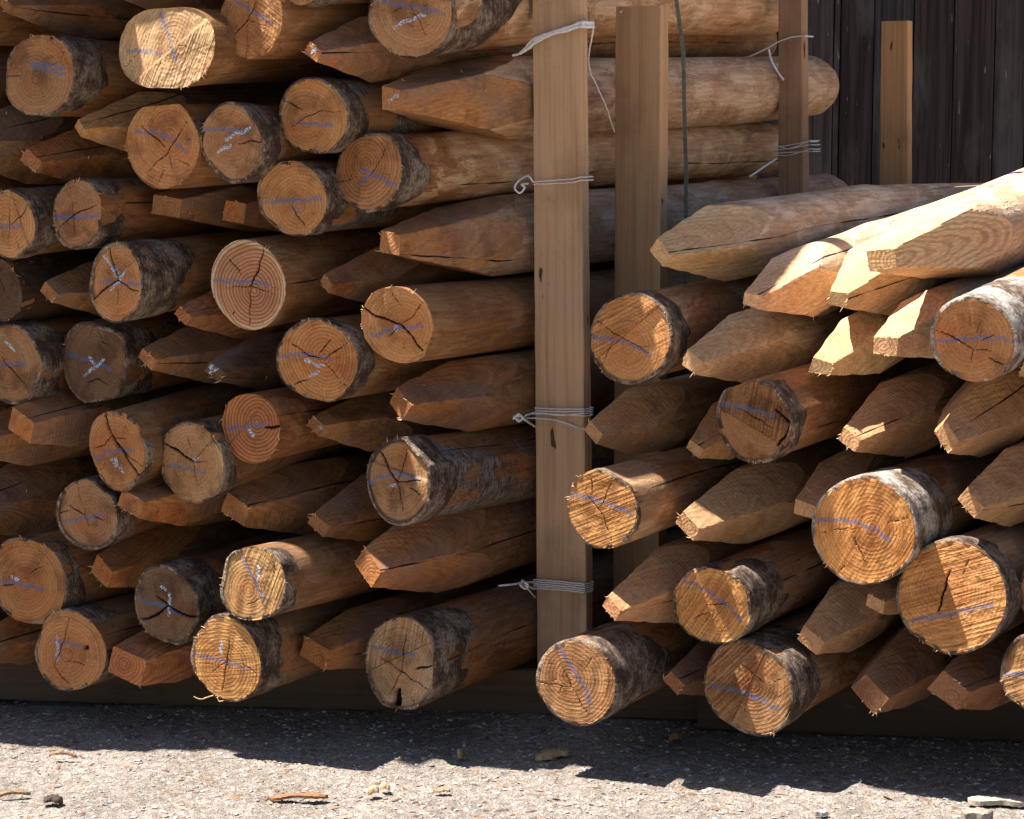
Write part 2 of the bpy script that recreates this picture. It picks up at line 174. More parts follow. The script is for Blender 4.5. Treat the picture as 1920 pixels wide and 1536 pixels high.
def m_cut():
    N=NT('sawn_wood'); wc=N.attr('wc'); tint=N.attr('tint','Color'); weather=N.attr('tint','Alpha')
    m1=N.sep(N.attr('m1','Color'),True); mb=m1; rk=N.attr('ringk','Fac')
    c,ring,fib=cut_color(N,wc,tint,weather,rk)
    sx,sy,amp=N.sep(N.attr('sw'))
    sv=N.comb(N.math('MULTIPLY',sx,6.),N.math('MULTIPLY',sy,210.),0.)
    saw=N.noise(sv,1.,2.5,.6)
    saw2=N.math('MULTIPLY_ADD',N.math('SINE',N.math('ADD',N.math('MULTIPLY',sy,2*math.pi/.0072),N.math('MULTIPLY',N.noise(N.vmath('ADD',wc,(9,1,2)),11.,2.),16.))),.05,.5)
    sawh=N.math('ADD',saw,saw2)
    c=N.mix(N.math('MULTIPLY',N.ramp(saw,.38,.62,1.,0.),N.math('MULTIPLY',amp,.42,clamp=True)),c,N.mix(1.,c,(.5,.4,.33),'MULTIPLY'))
    blue=N.math('MULTIPLY',N.ramp(m1[1],.22,.6),N.ramp(N.noise(wc,260.,3.,.7),.34,.56))
    c=N.mix(N.math('MULTIPLY',blue,.66),c,(.045,.125,.29))
    wax=N.math('MULTIPLY',N.ramp(m1[2],.2,.6),N.ramp(N.noise(wc,330.,3.,.7),.44,.56))
    c=N.mix(wax,c,(.50,.62,.82))
    ck=N.ramp(m1[0],.42,.62)
    c=N.mix(ck,c,(.018,.011,.008))
    h=N.math('MULTIPLY',sawh,amp)
    h=N.math('MULTIPLY',h,N.ramp(N.noise(N.vmath('ADD',wc,(2,7,1)),24.,3.),.35,.62,.5,1.2)); nb=N.bump(h,.0036,1.)
    nb=N.bump(N.math('ADD',N.math('MULTIPLY',fib,.6),N.math('MULTIPLY',ring,.5)),.0006,1.,nb)
    nb=N.bump(N.math('ADD',N.noise(wc,60.,4.,.6),N.math('MULTIPLY',wax,.5)),.0025,.7,nb)
    return N.fin(c,N.ramp(wax,0.,1.,.8,.35),nb,.3)
def m_wood():
    N=NT('peeled_wood'); wc=N.attr('wc'); tint=N.attr('tint','Color'); weather=N.attr('tint','Alpha')
    m1v=N.attr('m1','Color'); m1=N.sep(m1v,True); cutd=N.attr('m1','Alpha'); rk=N.attr('ringk','Fac')
    t2=N.attr('tint2','Color'); patch=N.attr('tint2','Alpha')
    x,y,z=N.sep(wc)
    c,ring,fib=cut_color(N,wc,tint,weather,rk)
    # peeled shaft: blotches of inner bark, stain outlines
    el=N.comb(x,y,N.math('MULTIPLY',z,.45))
    A=N.noise(el,10.,5.,.6,.6); B=N.noise(N.vmath('ADD',el,(4.,2.,7.)),16.,4.,.6,1.2); C=N.noise(N.vmath('ADD',el,(1.,8.,3.)),7.,6.,.62,.3)
    s=t2
    s=N.mix(N.ramp(B,.38,.64),s,N.mix(1.,s,(.74,.62,.52),'MULTIPLY'))
    s=N.mix(N.math('MULTIPLY',N.ramp(N.math('ADD',A,N.math('MULTIPLY',patch,.045)),.585,.605),N.math('MULTIPLY',patch,1.6,clamp=True)),s,(.30,.135,.055))
    s=N.mix(N.math('MULTIPLY',N.ramp(A,.62,.64),.6),s,N.mix(1.,s,(.5,.45,.45),'MULTIPLY'))
    line=N.ramp(N.math('ABSOLUTE',N.math('SUBTRACT',B,.5)),.0,.014,1.,0.)
    s=N.mix(N.math('MULTIPLY',line,.5),s,N.mix(1.,s,(.35,.25,.2),'MULTIPLY'))
    line2=N.ramp(N.math('ABSOLUTE',N.math('SUBTRACT',A,.555)),.0,.012,1.,0.)
    s=N.mix(N.math('MULTIPLY',line2,.5),s,N.mix(1.,s,(.4,.3,.25),'MULTIPLY'))
    gb=N.ramp(C,.60,.63)
    barkn=N.noise(N.comb(N.math('MULTIPLY',x,60.),N.math('MULTIPLY',y,60.),N.math('MULTIPLY',z,260.)),1.,4.,.7)
    s=N.mix(N.math('MULTIPLY',gb,patch,clamp=True),s,N.mix(N.ramp(barkn,.4,.62),(.07,.05,.042),(.30,.27,.25)))
    fs=N.noise(N.comb(N.math('MULTIPLY',x,150.),N.math('MULTIPLY',y,150.),N.math('MULTIPLY',z,12.)),1.,4.,.65)
    s=N.mix(1.,s,N.mix(N.ramp(fs,.3,.7),(.74,.7,.66),(1.16,1.14,1.1)),'MULTIPLY')
    scr=N.ramp(N.math('ABSOLUTE',m1[1]),.0,.0,1.,0.)
    pat=N.ramp(N.noise(N.vmath('ADD',el,(7.,1.,2.)),8.,5.,.62,.5),.44,.6)
    c=N.mix(N.math('MULTIPLY',pat,N.math('MULTIPLY',weather,.75)),c,(.20,.155,.135))
    cm=N.ramp(cutd,-.0006,.0006)
    c=N.mix(cm,s,c)
    # drying crack: sw.z holds the signed distance to it
    sw=N.sep(N.attr('sw'))
    d=N.math('ABSOLUTE',sw[2]); wd=N.ramp(N.noise(wc,9.,2.),.4,.6,0.0002,.0016)
    ck=N.math('LESS_THAN',d,wd)
    wax=N.math('MULTIPLY',N.ramp(m1[2],.2,.6),N.ramp(N.noise(wc,330.,3.,.7),.44,.56))
    c=N.mix(wax,c,(.50,.62,.82))
    c=N.mix(N.math('MAXIMUM',ck,N.ramp(m1[0],.42,.62)),c,(.018,.011,.008))
    sawm=N.noise(N.comb(N.math('MULTIPLY',x,30.),N.math('MULTIPLY',y,30.),N.math('MULTIPLY',z,260.)),1.,2.,.5)
    hs=N.math('ADD',N.math('MULTIPLY',fs,.7),N.math('ADD',N.math('MULTIPLY',N.ramp(A,.53,.57),.8),N.math('MULTIPLY',N.math('MULTIPLY',gb,barkn),2.5)))
    hc=N.math('ADD',N.math('MULTIPLY',fib,.5),N.math('ADD',N.math('MULTIPLY',ring,.4),N.math('MULTIPLY',sawm,1.8)))
    hm=N.n.new('ShaderNodeMix'); hm.data_type='FLOAT'; N.L(cm,hm.inputs[0]); N.L(hs,hm.inputs[2]); N.L(hc,hm.inputs[3])
    nb=N.bump(hm.outputs[0],.0009,1.)
    nb=N.bump(N.noise(wc,38.,4.,.6),.004,.6,nb)
    return N.fin(c,.72,nb,.3)
def m_bark():
    N=NT('bark'); wc=N.attr('wc'); x,y,z=N.sep(wc); white=N.attr('tint2','Alpha')
    st=N.comb(N.math('MULTIPLY',x,45.),N.math('MULTIPLY',y,45.),N.math('MULTIPLY',z,190.))
    n1=N.noise(st,1.,4.,.62,1.6); n2=N.noise(wc,24.,5.,.65); n3=N.noise(wc,170.,4.,.7)
    dk=N.mix(N.ramp(n2,.35,.65),(.06,.04,.032),(.15,.105,.08))
    lt=N.mix(N.ramp(n2,.4,.62),(.20,.145,.105),N.mix(white,(.29,.235,.185),(.52,.49,.46)))
    f=N.math('ADD',N.math('MULTIPLY_ADD',n1,.5,N.math('MULTIPLY',n2,.5)),N.math('MULTIPLY',white,.08))
    c=N.mix(N.ramp(f,.46,.56),dk,lt)
    c=N.mix(1.,c,N.mix(N.ramp(n3,.35,.65),(.6,.56,.52),(1.2,1.2,1.2)),'MULTIPLY')
    nb=N.bump(N.math('ADD',n1,N.math('MULTIPLY',n3,.5)),.0035,1.); nb=N.bump(n2,.006,.8,nb)
    return N.fin(c,.85,nb,.2)
def m_plank():
    N=NT('sawn_timber'); wc=N.attr('wc'); tint=N.attr('tint','Color'); x,y,z=N.sep(wc)
    g=N.noise(N.comb(N.math('MULTIPLY',x,130.),N.math('MULTIPLY',y,130.),N.math('MULTIPLY',z,2.2)),1.,4.,.6,.25)
    g2=N.noise(N.comb(N.math('MULTIPLY',x,34.),N.math('MULTIPLY',y,34.),N.math('MULTIPLY',z,1.6)),1.,3.,.55,.6)
    bl=N.noise(wc,4.5,5.,.6)
    c=N.mix(N.math('MULTIPLY',N.ramp(g,.42,.7),.5),tint,N.mix(1.,tint,(.62,.52,.45),'MULTIPLY'))
    c=N.mix(N.math('MULTIPLY',N.ramp(g2,.5,.68),.5),c,N.mix(1.,c,(.72,.62,.52),'MULTIPLY'))
    c=N.mix(N.math('MULTIPLY',N.ramp(bl,.48,.66),.7),c,N.mix(1.,c,(.62,.6,.6),'MULTIPLY'))
    kn=N.noise(N.comb(N.math('MULTIPLY',x,38.),N.math('MULTIPLY',y,38.),N.math('MULTIPLY',z,15.)),1.,2.,.5)
    c=N.mix(N.ramp(kn,.70,.74),c,(.09,.045,.025))
    sp=N.noise(wc,150.,2.,.5); c=N.mix(N.math('MULTIPLY',N.ramp(sp,.71,.75),.7),c,(.07,.04,.025))
    nb=N.bump(g,.0008,1.); nb=N.bump(N.noise(N.comb(x,y,N.math('MULTIPLY',z,3.)),45.,3.),.0012,.7,nb)
    return N.fin(c,.78,nb,.25)
def m_barn():
    N=NT('weathered_boards'); wc=N.attr('wc'); tint=N.attr('tint','Color'); x,y,z=N.sep(wc)
    g=N.noise(N.comb(N.math('MULTIPLY',x,75.),y,N.math('MULTIPLY',z,1.9)),1.,5.,.65,.3)
    b=N.noise(N.comb(N.math('MULTIPLY',x,9.),y,N.math('MULTIPLY',z,2.6)),1.,4.,.6)
    c=N.mix(N.ramp(g,.36,.64),N.mix(1.,tint,(.45,.42,.42),'MULTIPLY'),N.mix(1.,tint,(1.35,1.3,1.3),'MULTIPLY'))
    c=N.mix(N.math('MULTIPLY',N.ramp(b,.52,.68),.65),c,(.095,.08,.078))
    s=N.noise(N.comb(N.math('MULTIPLY',x,85.),y,N.math('MULTIPLY',z,13.)),1.,4.,.65)
    c=N.mix(N.math('MULTIPLY',N.ramp(s,.67,.73),.7),c,(.33,.30,.30))
    nb=N.bump(g,.003,1.)
    return N.fin(c,.8,nb,.25)
def m_ground():
    N=NT('dry_gravelly_dirt'); tc=N.n.new('ShaderNodeTexCoord').outputs['Object']
    a=N.noise(tc,5.,5.,.6); b=N.noise(tc,60.,5.,.65); d=N.noise(tc,260.,3.,.65)
    c=N.mix(N.ramp(a,.35,.65),(.32,.285,.255),(.40,.36,.325))
    c=N.mix(N.ramp(b,.38,.62),N.mix(1.,c,(.66,.62,.6),'MULTIPLY'),c)
    c=N.mix(1.,c,N.mix(N.ramp(d,.35,.65),(.7,.68,.66),(1.18,1.18,1.18)),'MULTIPLY')
    v=N.n.new('ShaderNodeTexVoronoi'); v.inputs['Scale'].default_value=120.; N.L(tc,v.inputs['Vector'])
    cs=N.sep(v.outputs['Color'],True)
    peb=N.math('MULTIPLY',N.ramp(v.outputs['Distance'],.25,.42,1.,0.),N.ramp(cs[0],.6,.62))
    c=N.mix(N.math('MULTIPLY',peb,.4),c,N.mix(cs[1],(.33,.31,.29),(.55,.53,.5)))
    gy_=N.sep(tc)[1]; c=N.mix(N.ramp(N.math('ADD',gy_,N.math('MULTIPLY',a,.8)),2.7,3.3,1.,0.),c,(.40,.325,.25))   # unseen ground in front, coloured warmer to bounce light onto the stacks
    nb=N.bump(b,.012,.9); nb=N.bump(N.math('ADD',d,peb),.004,.9,nb)
    return N.fin(c,.9,nb,.2)
def m_tint(name,rough=.8,bsc=90.,bd=.002,spec=.25,var=.3):
    N=NT(name); tc=N.n.new('ShaderNodeTexCoord').outputs['Object']; t=N.attr('tint','Color')
    n=N.noise(tc,bsc,4.,.6)
    c=N.mix(1.,t,N.mix(N.ramp(n,.3,.7),(1-var,1-var,1-var),(1+var,1+var,1+var)),'MULTIPLY')
    return N.fin(c,rough,N.bump(n,bd,1.),spec)
def m_plain(name,colr,rough=.6,scale=300.,var=.35,spec=.4,bd=.0006,stretch=1.):
    N=NT(name); tc=N.n.new('ShaderNodeTexCoord').outputs['Object']
    x,y,z=N.sep(tc); n=N.noise(N.comb(x,y,N.math('MULTIPLY',z,stretch)),scale,3.,.6)
    c=N.mix(N.ramp(n,.3,.7),tuple(v*(1-var) for v in colr),tuple(min(1,v*(1+var)) for v in colr))
    return N.fin(c,rough,N.bump(n,bd,1.),spec)
M_CUT=m_cut(); M_WOOD=m_wood(); M_BARK=m_bark(); M_PLANK=m_plank(); M_BARN=m_barn(); M_GROUND=m_ground()
M_STONE=m_tint('gravel_stone',.85,200.,.001); M_CHIP=m_tint('wood_chip',.8,160.,.001)
M_TWINE=m_plain('poly_twine',(.72,.72,.77),.4,900.,.35); M_STRAP=m_plain('green_strap',(.22,.25,.21),.35,120.,.25)
M_SPL=m_plain('wood_splinter',(.62,.42,.22),.7,120.,.3); M_METAL=m_plain('nail_steel',(.45,.43,.4),.35,200.,.3)
M_STRING=m_plain('hemp_string',(.35,.32,.27),.6,600.,.3)
# ------------------------------------------------------------------ mesh helpers
def mesh(name,verts,faces,mat=None,attrs=None,sharp=None,smooth=True):
    verts=np.asarray(verts,dtype=np.float32)
    me=bpy.data.meshes.new(name)
    if isinstance(faces,np.ndarray):
        k=faces.shape[1]; nf=len(faces)
        me.vertices.add(len(verts)); me.vertices.foreach_set('co',verts.ravel())
        me.loops.add(nf*k); me.loops.foreach_set('vertex_index',faces.astype(np.int32).ravel())
        me.polygons.add(nf); me.polygons.foreach_set('loop_start',np.arange(0,nf*k,k,dtype=np.int32))
        me.update(calc_edges=True); me.validate()
    else:
        me.from_pydata([tuple(map(float,v)) for v in verts],[],faces); me.update()
    n=len(me.vertices)
    for an,(ty,arr) in (attrs or {}).items():
        arr=np.asarray(arr,dtype=np.float32)
        if arr.ndim==1 and ty!='FLOAT': arr=np.tile(arr,(n,1))
        a=me.attributes.new(an,ty,'POINT'); a.data.foreach_set({'FLOAT':'value','FLOAT_VECTOR':'vector','FLOAT_COLOR':'color'}[ty],arr.ravel())
    me.polygons.foreach_set('use_smooth',np.full(len(me.polygons),smooth))
    if sharp: me.set_sharp_from_angle(angle=math.radians(sharp))
    if mat: me.materials.append(mat)
    return me
def obj(name,me,parent=None):
    o=bpy.data.objects.new(name,me); col.objects.link(o); o.parent=parent; return o
def tag(o,label=None,cat=None,group=None,kind=None):
    for k,v in(('label',label),('category',cat),('group',group),('kind',kind)):
        if v: o[k]=v
    return o
def grid_faces(nr,nc,wrap=True):
    i=np.arange(nr-1)[:,None]; j=np.arange(nc if wrap else nc-1)[None,:]; j2=(j+1)%nc
    return np.stack([i*nc+j,i*nc+j2,(i+1)*nc+j2,(i+1)*nc+j],-1).reshape(-1,4)
def compact(verts,faces,attrs):
    u,inv=np.unique(faces.ravel(),return_inverse=True)
    a={k:(t,v[u] if (hasattr(v,'shape') and len(v)==len(verts)) else v) for k,(t,v) in attrs.items()}
    return verts[u],inv.reshape(faces.shape),a
def wob(rng,n=6,k=5,m=14.):
    P=[(rng.integers(1,k+1),rng.uniform(-m,m),rng.uniform(0,6.28),rng.uniform(.4,1)) for _ in range(n)]
    return lambda ph,s: sum(a*np.sin(q*ph+w*s+p) for q,w,p,a in P)/(n*.5)
def seg_dist(x,y,pl):
    """distance of points to a polyline and the share of its length reached"""
    pts=np.array(pl,float).reshape(-1,2); best=np.full(x.shape,9.); fr=np.zeros(x.shape); n=len(pts)-1
    for i in range(n):
        a,b=pts[i],pts[i+1]; d=b-a; l=d@d+1e-12
        t=np.clip(((x-a[0])*d[0]+(y-a[1])*d[1])/l,0,1)
        q=np.hypot(x-a[0]-t*d[0],y-a[1]-t*d[1]); m=q<best; best=np.where(m,q,best); fr=np.where(m,(i+t)/n,fr)
    return best,fr
def tube(path,r,n=6,closed=False,flat=1.,jit=0.,rng=None):
    p=np.array(path,float); m=len(p); V=[]
    T=np.gradient(p,axis=0); T/=np.linalg.norm(T,axis=1)[:,None]+1e-9
    rr=np.full(m,r) if np.isscalar(r) else np.array(r)
    up=np.array([0,0,1.]) if abs(T[:,2]).mean()<.8 else np.array([0,-1.,0])
    for i in range(m):
        s=np.cross(T[i],up); s/=np.linalg.norm(s)+1e-9; q=np.cross(s,T[i])
        for k in range(n):
            a=2*math.pi*k/n; V.append(p[i]+(s*math.cos(a)*flat+q*math.sin(a))*rr[i])
    fs=grid_faces(m,n); 
    return np.array(V),fs
def smooth_path(pts,n=8):
    pts=np.array(pts,float); out=[]
    P=np.vstack([2*pts[0]-pts[1],pts,2*pts[-1]-pts[-2]])
    for i in range(1,len(P)-2):
        for t in np.linspace(0,1,n,endpoint=False):
            a,b,c,d=P[i-1],P[i],P[i+1],P[i+2]
            out.append(.5*((2*b)+(-a+c)*t+(2*a-5*b+4*c-d)*t*t+(-a+3*b-3*c+d)*t**3))
    out.append(pts[-1]); return np.array(out)
def join(parts):
    V=[];F=[];o=0
    for v,f in parts: V.append(v); F.append(f+o); o+=len(v)
    return np.vstack(V),np.vstack(F)
def slivers(rng,bases,dirs,lens,r=.0005):
    """thin curved slivers of torn wood"""
    out=[]
    for b,d,l in zip(bases,dirs,lens):
        d=np.array(d)/(np.linalg.norm(d)+1e-9); side=rng.normal(size=3)*.35
        p=[b-d*l*.15]+[b+d*l*t+side*l*t*t for t in(.35,.7,1.)]
        out.append(tube(p,[r*1.3,r*1.1,r*.7,r*.15],3))
    return join(out)
# ------------------------------------------------------------------ logs
TONE={ # cut tint, weather, ring contrast, shaft tint, patchiness
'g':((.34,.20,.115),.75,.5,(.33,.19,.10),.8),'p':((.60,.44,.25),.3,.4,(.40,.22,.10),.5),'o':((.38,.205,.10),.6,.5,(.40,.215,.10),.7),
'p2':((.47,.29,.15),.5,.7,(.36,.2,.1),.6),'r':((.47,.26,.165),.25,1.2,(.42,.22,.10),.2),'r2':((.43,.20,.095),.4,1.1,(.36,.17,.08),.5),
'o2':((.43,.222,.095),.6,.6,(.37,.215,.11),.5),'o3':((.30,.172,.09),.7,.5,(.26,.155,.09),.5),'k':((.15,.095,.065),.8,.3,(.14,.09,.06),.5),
'k2':((.20,.125,.08),.8,.5,(.26,.15,.09),.8),'k3':((.40,.30,.20),.7,.5,(.34,.19,.11),.8),
'y':((.58,.315,.13),.25,.5,(.46,.29,.175),.8),'y2':((.50,.285,.14),.3,1.1,(.34,.19,.11),.3),'y3':((.55,.28,.105),.5,.55,(.46,.30,.19),.4),
'd':((.25,.135,.07),.9,.3,(.38,.19,.09),1.),'d2':((.42,.23,.115),.7,.4,(.40,.25,.15),.5),'d3':((.42,.22,.10),.6,.4,(.36,.21,.12),.5),
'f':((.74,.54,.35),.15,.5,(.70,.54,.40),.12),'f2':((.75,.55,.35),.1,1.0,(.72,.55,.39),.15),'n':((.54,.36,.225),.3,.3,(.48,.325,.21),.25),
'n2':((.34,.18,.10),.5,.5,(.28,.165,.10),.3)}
for k_,f_,g_ in (('g',1.16,1.0),('o',1.18,1.1),('p2',1.1,.9),('r',1.12,1.),('r2',1.2,1.),('o2',1.12,1.),('o3',1.2,1.),('k',.85,.7),('k2',.95,.85),('k3',1.25,1.05),('n',1.12,1.05),('y',1.08,.95),('y2',1.,.95),('y3',1.05,.9),('d',1.2,1.),('d2',1.1,1.),('f',1.04,1.05),('f2',1.04,1.05)):
    a_=TONE[k_]; TONE[k_]=(tuple(v*f_*q for v,q in zip(a_[0],(1.06,1.0,.92) if k_ in 'nff2' else (1.04,.98,.87))),a_[1],a_[2],tuple(v*g_ for v in a_[3]),a_[4])
LOG_POS=[]
def log_frame(e):
    k,x,y,d,sl=e[:5]; dz,dyaw,dp=e[7]
    Y=front(x)+dz; P=at(x,y,Y); vy=200 if sl is None else y-sl*(3550-x)
    D=ray(3550,vy); D/=np.linalg.norm(D); a=math.atan2(D[0],D[1])+dyaw; el=math.asin(D[2])+dp
    D=np.array([math.sin(a)*math.cos(el),math.cos(a)*math.cos(el),math.sin(el)])
    return P,D,d/2*Y/F_*.985
def frame_matrix(P,D):
    e2=np.cross(D,[0,0,1.]); e2/=np.linalg.norm(e2); e1=np.cross(e2,D)
    return Matrix(((e2[0],e1[0],-D[0],P[0]),(e2[1],e1[1],-D[1],P[1]),(e2[2],e1[2],-D[2],P[2]),(0,0,0,1)))
def length_to(P,D,px):
    t=np.linspace(.3,2.6,400); q=P[None]+D[None]*t[:,None]; x=960+q[:,0]/((q[:,1])*math.cos(PT)+(CH-q[:,2])*math.sin(PT))*F_
    return float(t[np.argmin(abs(x-px))])
def make_log(e,seed,simple=False):
    kind,cx,cy,d=e[:4]; roll=e[5]; label=e[6]; o=dict(e[8]); rng=np.random.default_rng(seed)
    P,D,R=o.pop('frame') if 'frame' in o else log_frame(e)
    point=kind=='P'
    if point: R*=1.09
    tint,weath,rk,sh,patch=TONE[o.get('t','o')]
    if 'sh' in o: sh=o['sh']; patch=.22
    elif cx<1000: sh=tuple(v*.8 for v in sh)  # left-stack shafts coloured darker to deepen the shade in the gaps
    j=rng.uniform(.85,1.12); tint=tuple(v*j*rng.uniform(.96,1.04) for v in tint); rk=o.get('ring',rk)
    Ltot=length_to(P,D,o['farx']) if 'farx' in o else 1.75+rng.uniform(-.04,.06)
    NA=96 if not simple else 28
    ph=np.linspace(0,2*math.pi,NA,endpoint=False)
    ovk,ovp=o.get('ov',(rng.uniform(.01,.045),rng.uniform(0,6.28)))
    W=wob(rng,6,4,9.); W2=wob(rng,8,9,30.); pith=rng.uniform(-.22,.22,2)*R; zs=rng.uniform(-50,50)
    knots=[(rng.uniform(0,6.28),rng.uniform(.25,1.4),rng.uniform(.003,.009),rng.uniform(.02,.05)) for _ in range(3)]
    bend=rng.uniform(-.018,.018,2)
    flats=[(rng.uniform(0,6.28),rng.uniform(.88,.97)) for _ in range(0 if o.get('noflat') else rng.integers(0,3))]
    def rad(ph,s):
        r=R*(1+(ovk*np.exp(-s/.3) if ovk>.1 else ovk)*np.cos(2*(ph-ovp)))*(1+o.get('flare',0)*np.exp(-s/.12))*(1-.05*s)*(1+(.026 if point else .034)*W(ph,s))+.0007*W2(ph,s)
        for kp,ks,ka,kw in knots:
            dp=np.abs((ph-kp+math.pi)%(2*math.pi)-math.pi)*R; r=r+ka*np.exp(-(dp**2+(s-ks)**2*.5)/kw**2)
        for fp,fd in flats: r=np.minimum(r,R*fd/np.maximum(np.cos(ph-fp),.05)+np.where(np.cos(ph-fp)>.05,0,9))
        return r
    h0=o.get('h0',rng.uniform(.017,.022))*(d/140)**.5; Lp=o.get('Lp',2.35*2*R*rng.uniform(.9,1.08))
    fa=[math.radians(roll+90*i+rng.uniform(-5,5)) for i in range(4)]; fv=[rng.uniform(.85,1.12) for _ in range(4)]; fh=[h0*rng.uniform(.85,1.1)*q for q in (.62,.95,.62,.95)]
    def facet(ph,s):
        # angle 0 = up, growing towards the right; ph is measured from +x (right) anticlockwise
        best=np.full(np.broadcast(ph,s).shape,9.)
        for a,v,hh in zip(fa,fv,fh):
            c=np.cos((math.pi/2-ph)-a); h=hh+(R*1.02-hh)*(s/(Lp*v)); h=h+.0006*np.sin(s*90+a*9)
            best=np.minimum(best,np.where(c>.08,h/np.maximum(c,.08),9.))
        return best
    if simple: S=np.concatenate([np.linspace(0,.5,9),np.linspace(.7,Ltot,4)])
    elif point: S=np.concatenate([np.arange(0,Lp*1.3,.009),np.linspace(Lp*1.3+.02,Ltot,30)])
    else: S=np.concatenate([np.arange(0,.5,.010),np.linspace(.52,Ltot,30)])
    PH,SS=np.meshgrid(ph,S); r0=rad(PH,SS); cutd=np.full(PH.shape,-.02)
    if point:
        hc=facet(PH,SS); cutd=np.clip((r0-hc),-.02,.02); r=np.minimum(r0,hc)
    else: r=r0
    # worn far end
    r=r*np.where(SS>Ltot-.02,1-.16*((SS-Ltot+.02)/.02)**2,1.)
    bx=bend[0]*np.sin(SS*1.9); by=bend[1]*np.sin(SS*1.9)
    X=r*np.cos(PH)+bx; Yy=r*np.sin(PH)+by
    kx,ky=o.get('kx',rng.uniform(-.13,.13)),o.get('ky',rng.uniform(-.07,.11))
    if point: kx=o.get('kx',rng.uniform(-.5,.3))
    fall=np.clip(1-SS/.15,0,1)
    So=SS+(kx*X+ky*Yy)*fall
    if not simple:
        jr=.0006*rng.normal(size=NA); So[0]+=jr
    Z=-So
    V=np.stack([X,Yy,Z],-1).reshape(-1,3)
    wc=np.stack([X-pith[0],Yy-pith[1],Z+zs],-1).reshape(-1,3)
    root=bpy.data.objects.new('pointed_log' if point else 'sawn_log',None); col.objects.link(root)
    root.empty_display_size=.05; root.matrix_world=frame_matrix(P,D)
    tag(root,label,'log',o.get('group'))
    tc=np.array([*tint,weath]); t2=np.array([*sh,patch*rng.uniform(.6,1.2)])
    # crack line angle on the visible upper right
    ca=math.pi*(o['scr']-.5) if 'scr' in o else (rng.uniform(-.6,1.2) if rng.random()<.55 else None)
    crk=np.full(PH.shape,.5) if ca is None else r*np.sin(PH-(ca+.12*W(PH*0,SS*1.)+.04*W2(PH*0,SS)))
    m1=np.zeros(PH.shape+(4,)); m1[...,3]=cutd; pv=t2[3]*(1+2.2*np.exp(-(SS/(1.6*max(o.get('bk',0),.02)))**2)*(o.get('bk',0)>0)); T2=np.tile(t2,(PH.size,1)); T2[:,3]=pv.ravel()
    # wax on a pointed tip: lies in the cut region near the tip
    sw=np.stack([np.zeros_like(crk),np.zeros_like(crk),crk],-1).reshape(-1,3)
    F=grid_faces(len(S),NA)[:,::-1]
    # orientation: ph anticlockwise seen from +z, rings go to -z
    at_={'wc':('FLOAT_VECTOR',wc),'tint':('FLOAT_COLOR',np.tile(tc,(len(V),1))),'tint2':('FLOAT_COLOR',T2),'ringk':('FLOAT',np.full(len(V),rk)),
         'm1':('FLOAT_COLOR',m1.reshape(-1,4)),'sw':('FLOAT_VECTOR',sw)}
    if point:
        fc=cutd.reshape(-1)[F].mean(1)>0
        for nm,sel in(('hewn_point',fc),('shaft',~fc)):
            if sel.any():
                v,f,a=compact(V,F[sel],at_); obj(nm,mesh(nm,v,f,M_WOOD,a,sharp=28),root)
    else:
        obj('shaft',mesh('shaft',V,F,M_WOOD,at_,sharp=40),root)
    if not simple or 'farx' in o:
        n0=(len(S)-1)*NA; ve=np.vstack([V[n0:],[[bx[-1,0],by[-1,0],-Ltot-.002]]]); fe=[(i,(i+1)%NA,NA) for i in range(NA)]
        fe=[(b,a,c) for a,b,c in fe]
        if 'farx' in o:
            obj('far_end',mesh('far_end',ve,np.array(fe),M_CUT,{'wc':('FLOAT_VECTOR',ve),'tint':('FLOAT_COLOR',tc),'ringk':('FLOAT',np.full(NA+1,.5)),'m1':('FLOAT_COLOR',np.zeros(4)),'sw':('FLOAT_VECTOR',np.zeros(3))}),root)
    # ---- near end face
    nr=5 if simple else (14 if point else 46); NF=NA if (simple or point) else 192
    if NF!=NA:
        phf=np.linspace(0,2*math.pi,NF,endpoint=False); k=NF//NA
        rim=np.stack([np.interp(np.arange(NF)/k,np.arange(NA+1),np.append(c,c[0])) for c in(X[0],Yy[0],Z[0])],-1)
    else: rim=np.stack([X[0],Yy[0],Z[0]],-1)
    T=np.linspace(1,0.004,nr)[:,None]
    fx=rim[None,:,0]*T; fy=rim[None,:,1]*T; fz=rim[None,:,2]*T**1.0
    base=-(kx*fx+ky*fy)
    fz=np.where(T>.999,rim[None,:,2],base)
    hw=d/2*.87; hh=d/2
    scx=R/hw; scy=R/hh
    def loc(pl): a=np.array(pl,float).reshape(-1,2); return np.stack([(a[:,0]-cx)*scx,-(a[:,1]-cy)*scy],-1).ravel()
    mk=np.zeros(fx.shape+(4,)); depth=np.zeros(fx.shape)
    if not simple:
        wx=fx+.0008*np.sin(fy*230+seed)+.0004*np.sin(fy*790+2*seed); wy=fy+.0008*np.sin(fx*200+seed*3)+.0004*np.sin(fx*730+seed)
        cr=list(o.get('c',[])); cr=[(loc(c[:-1]),c[-1]) for c in cr]
        if not point:
            for _ in range(rng.integers(2,5)):   # hairline checks from the pith
                a=rng.uniform(0,6.28); r1=R*rng.uniform(.1,.5); r2=r1+R*rng.uniform(.15,.4)
                cr.append((np.array([pith[0]+r1*math.cos(a),pith[1]+r1*math.sin(a),pith[0]+r2*math.cos(a+.1),pith[1]+r2*math.sin(a+.1)]),1.1))
        for pl,w in cr:
            q,fr=seg_dist(wx,wy,pl); ww=w*.00031*(.55+.45*np.sin(np.clip(fr,0,1)*3.14)+(.35 if w>3 else 0))
            mk[...,0]=np.maximum(mk[...,0],np.clip(1-q/(ww*2),0,1)); depth=np.maximum(depth,np.clip(1-q/(ww*1.6),0,1)*np.minimum(.02,ww*5))
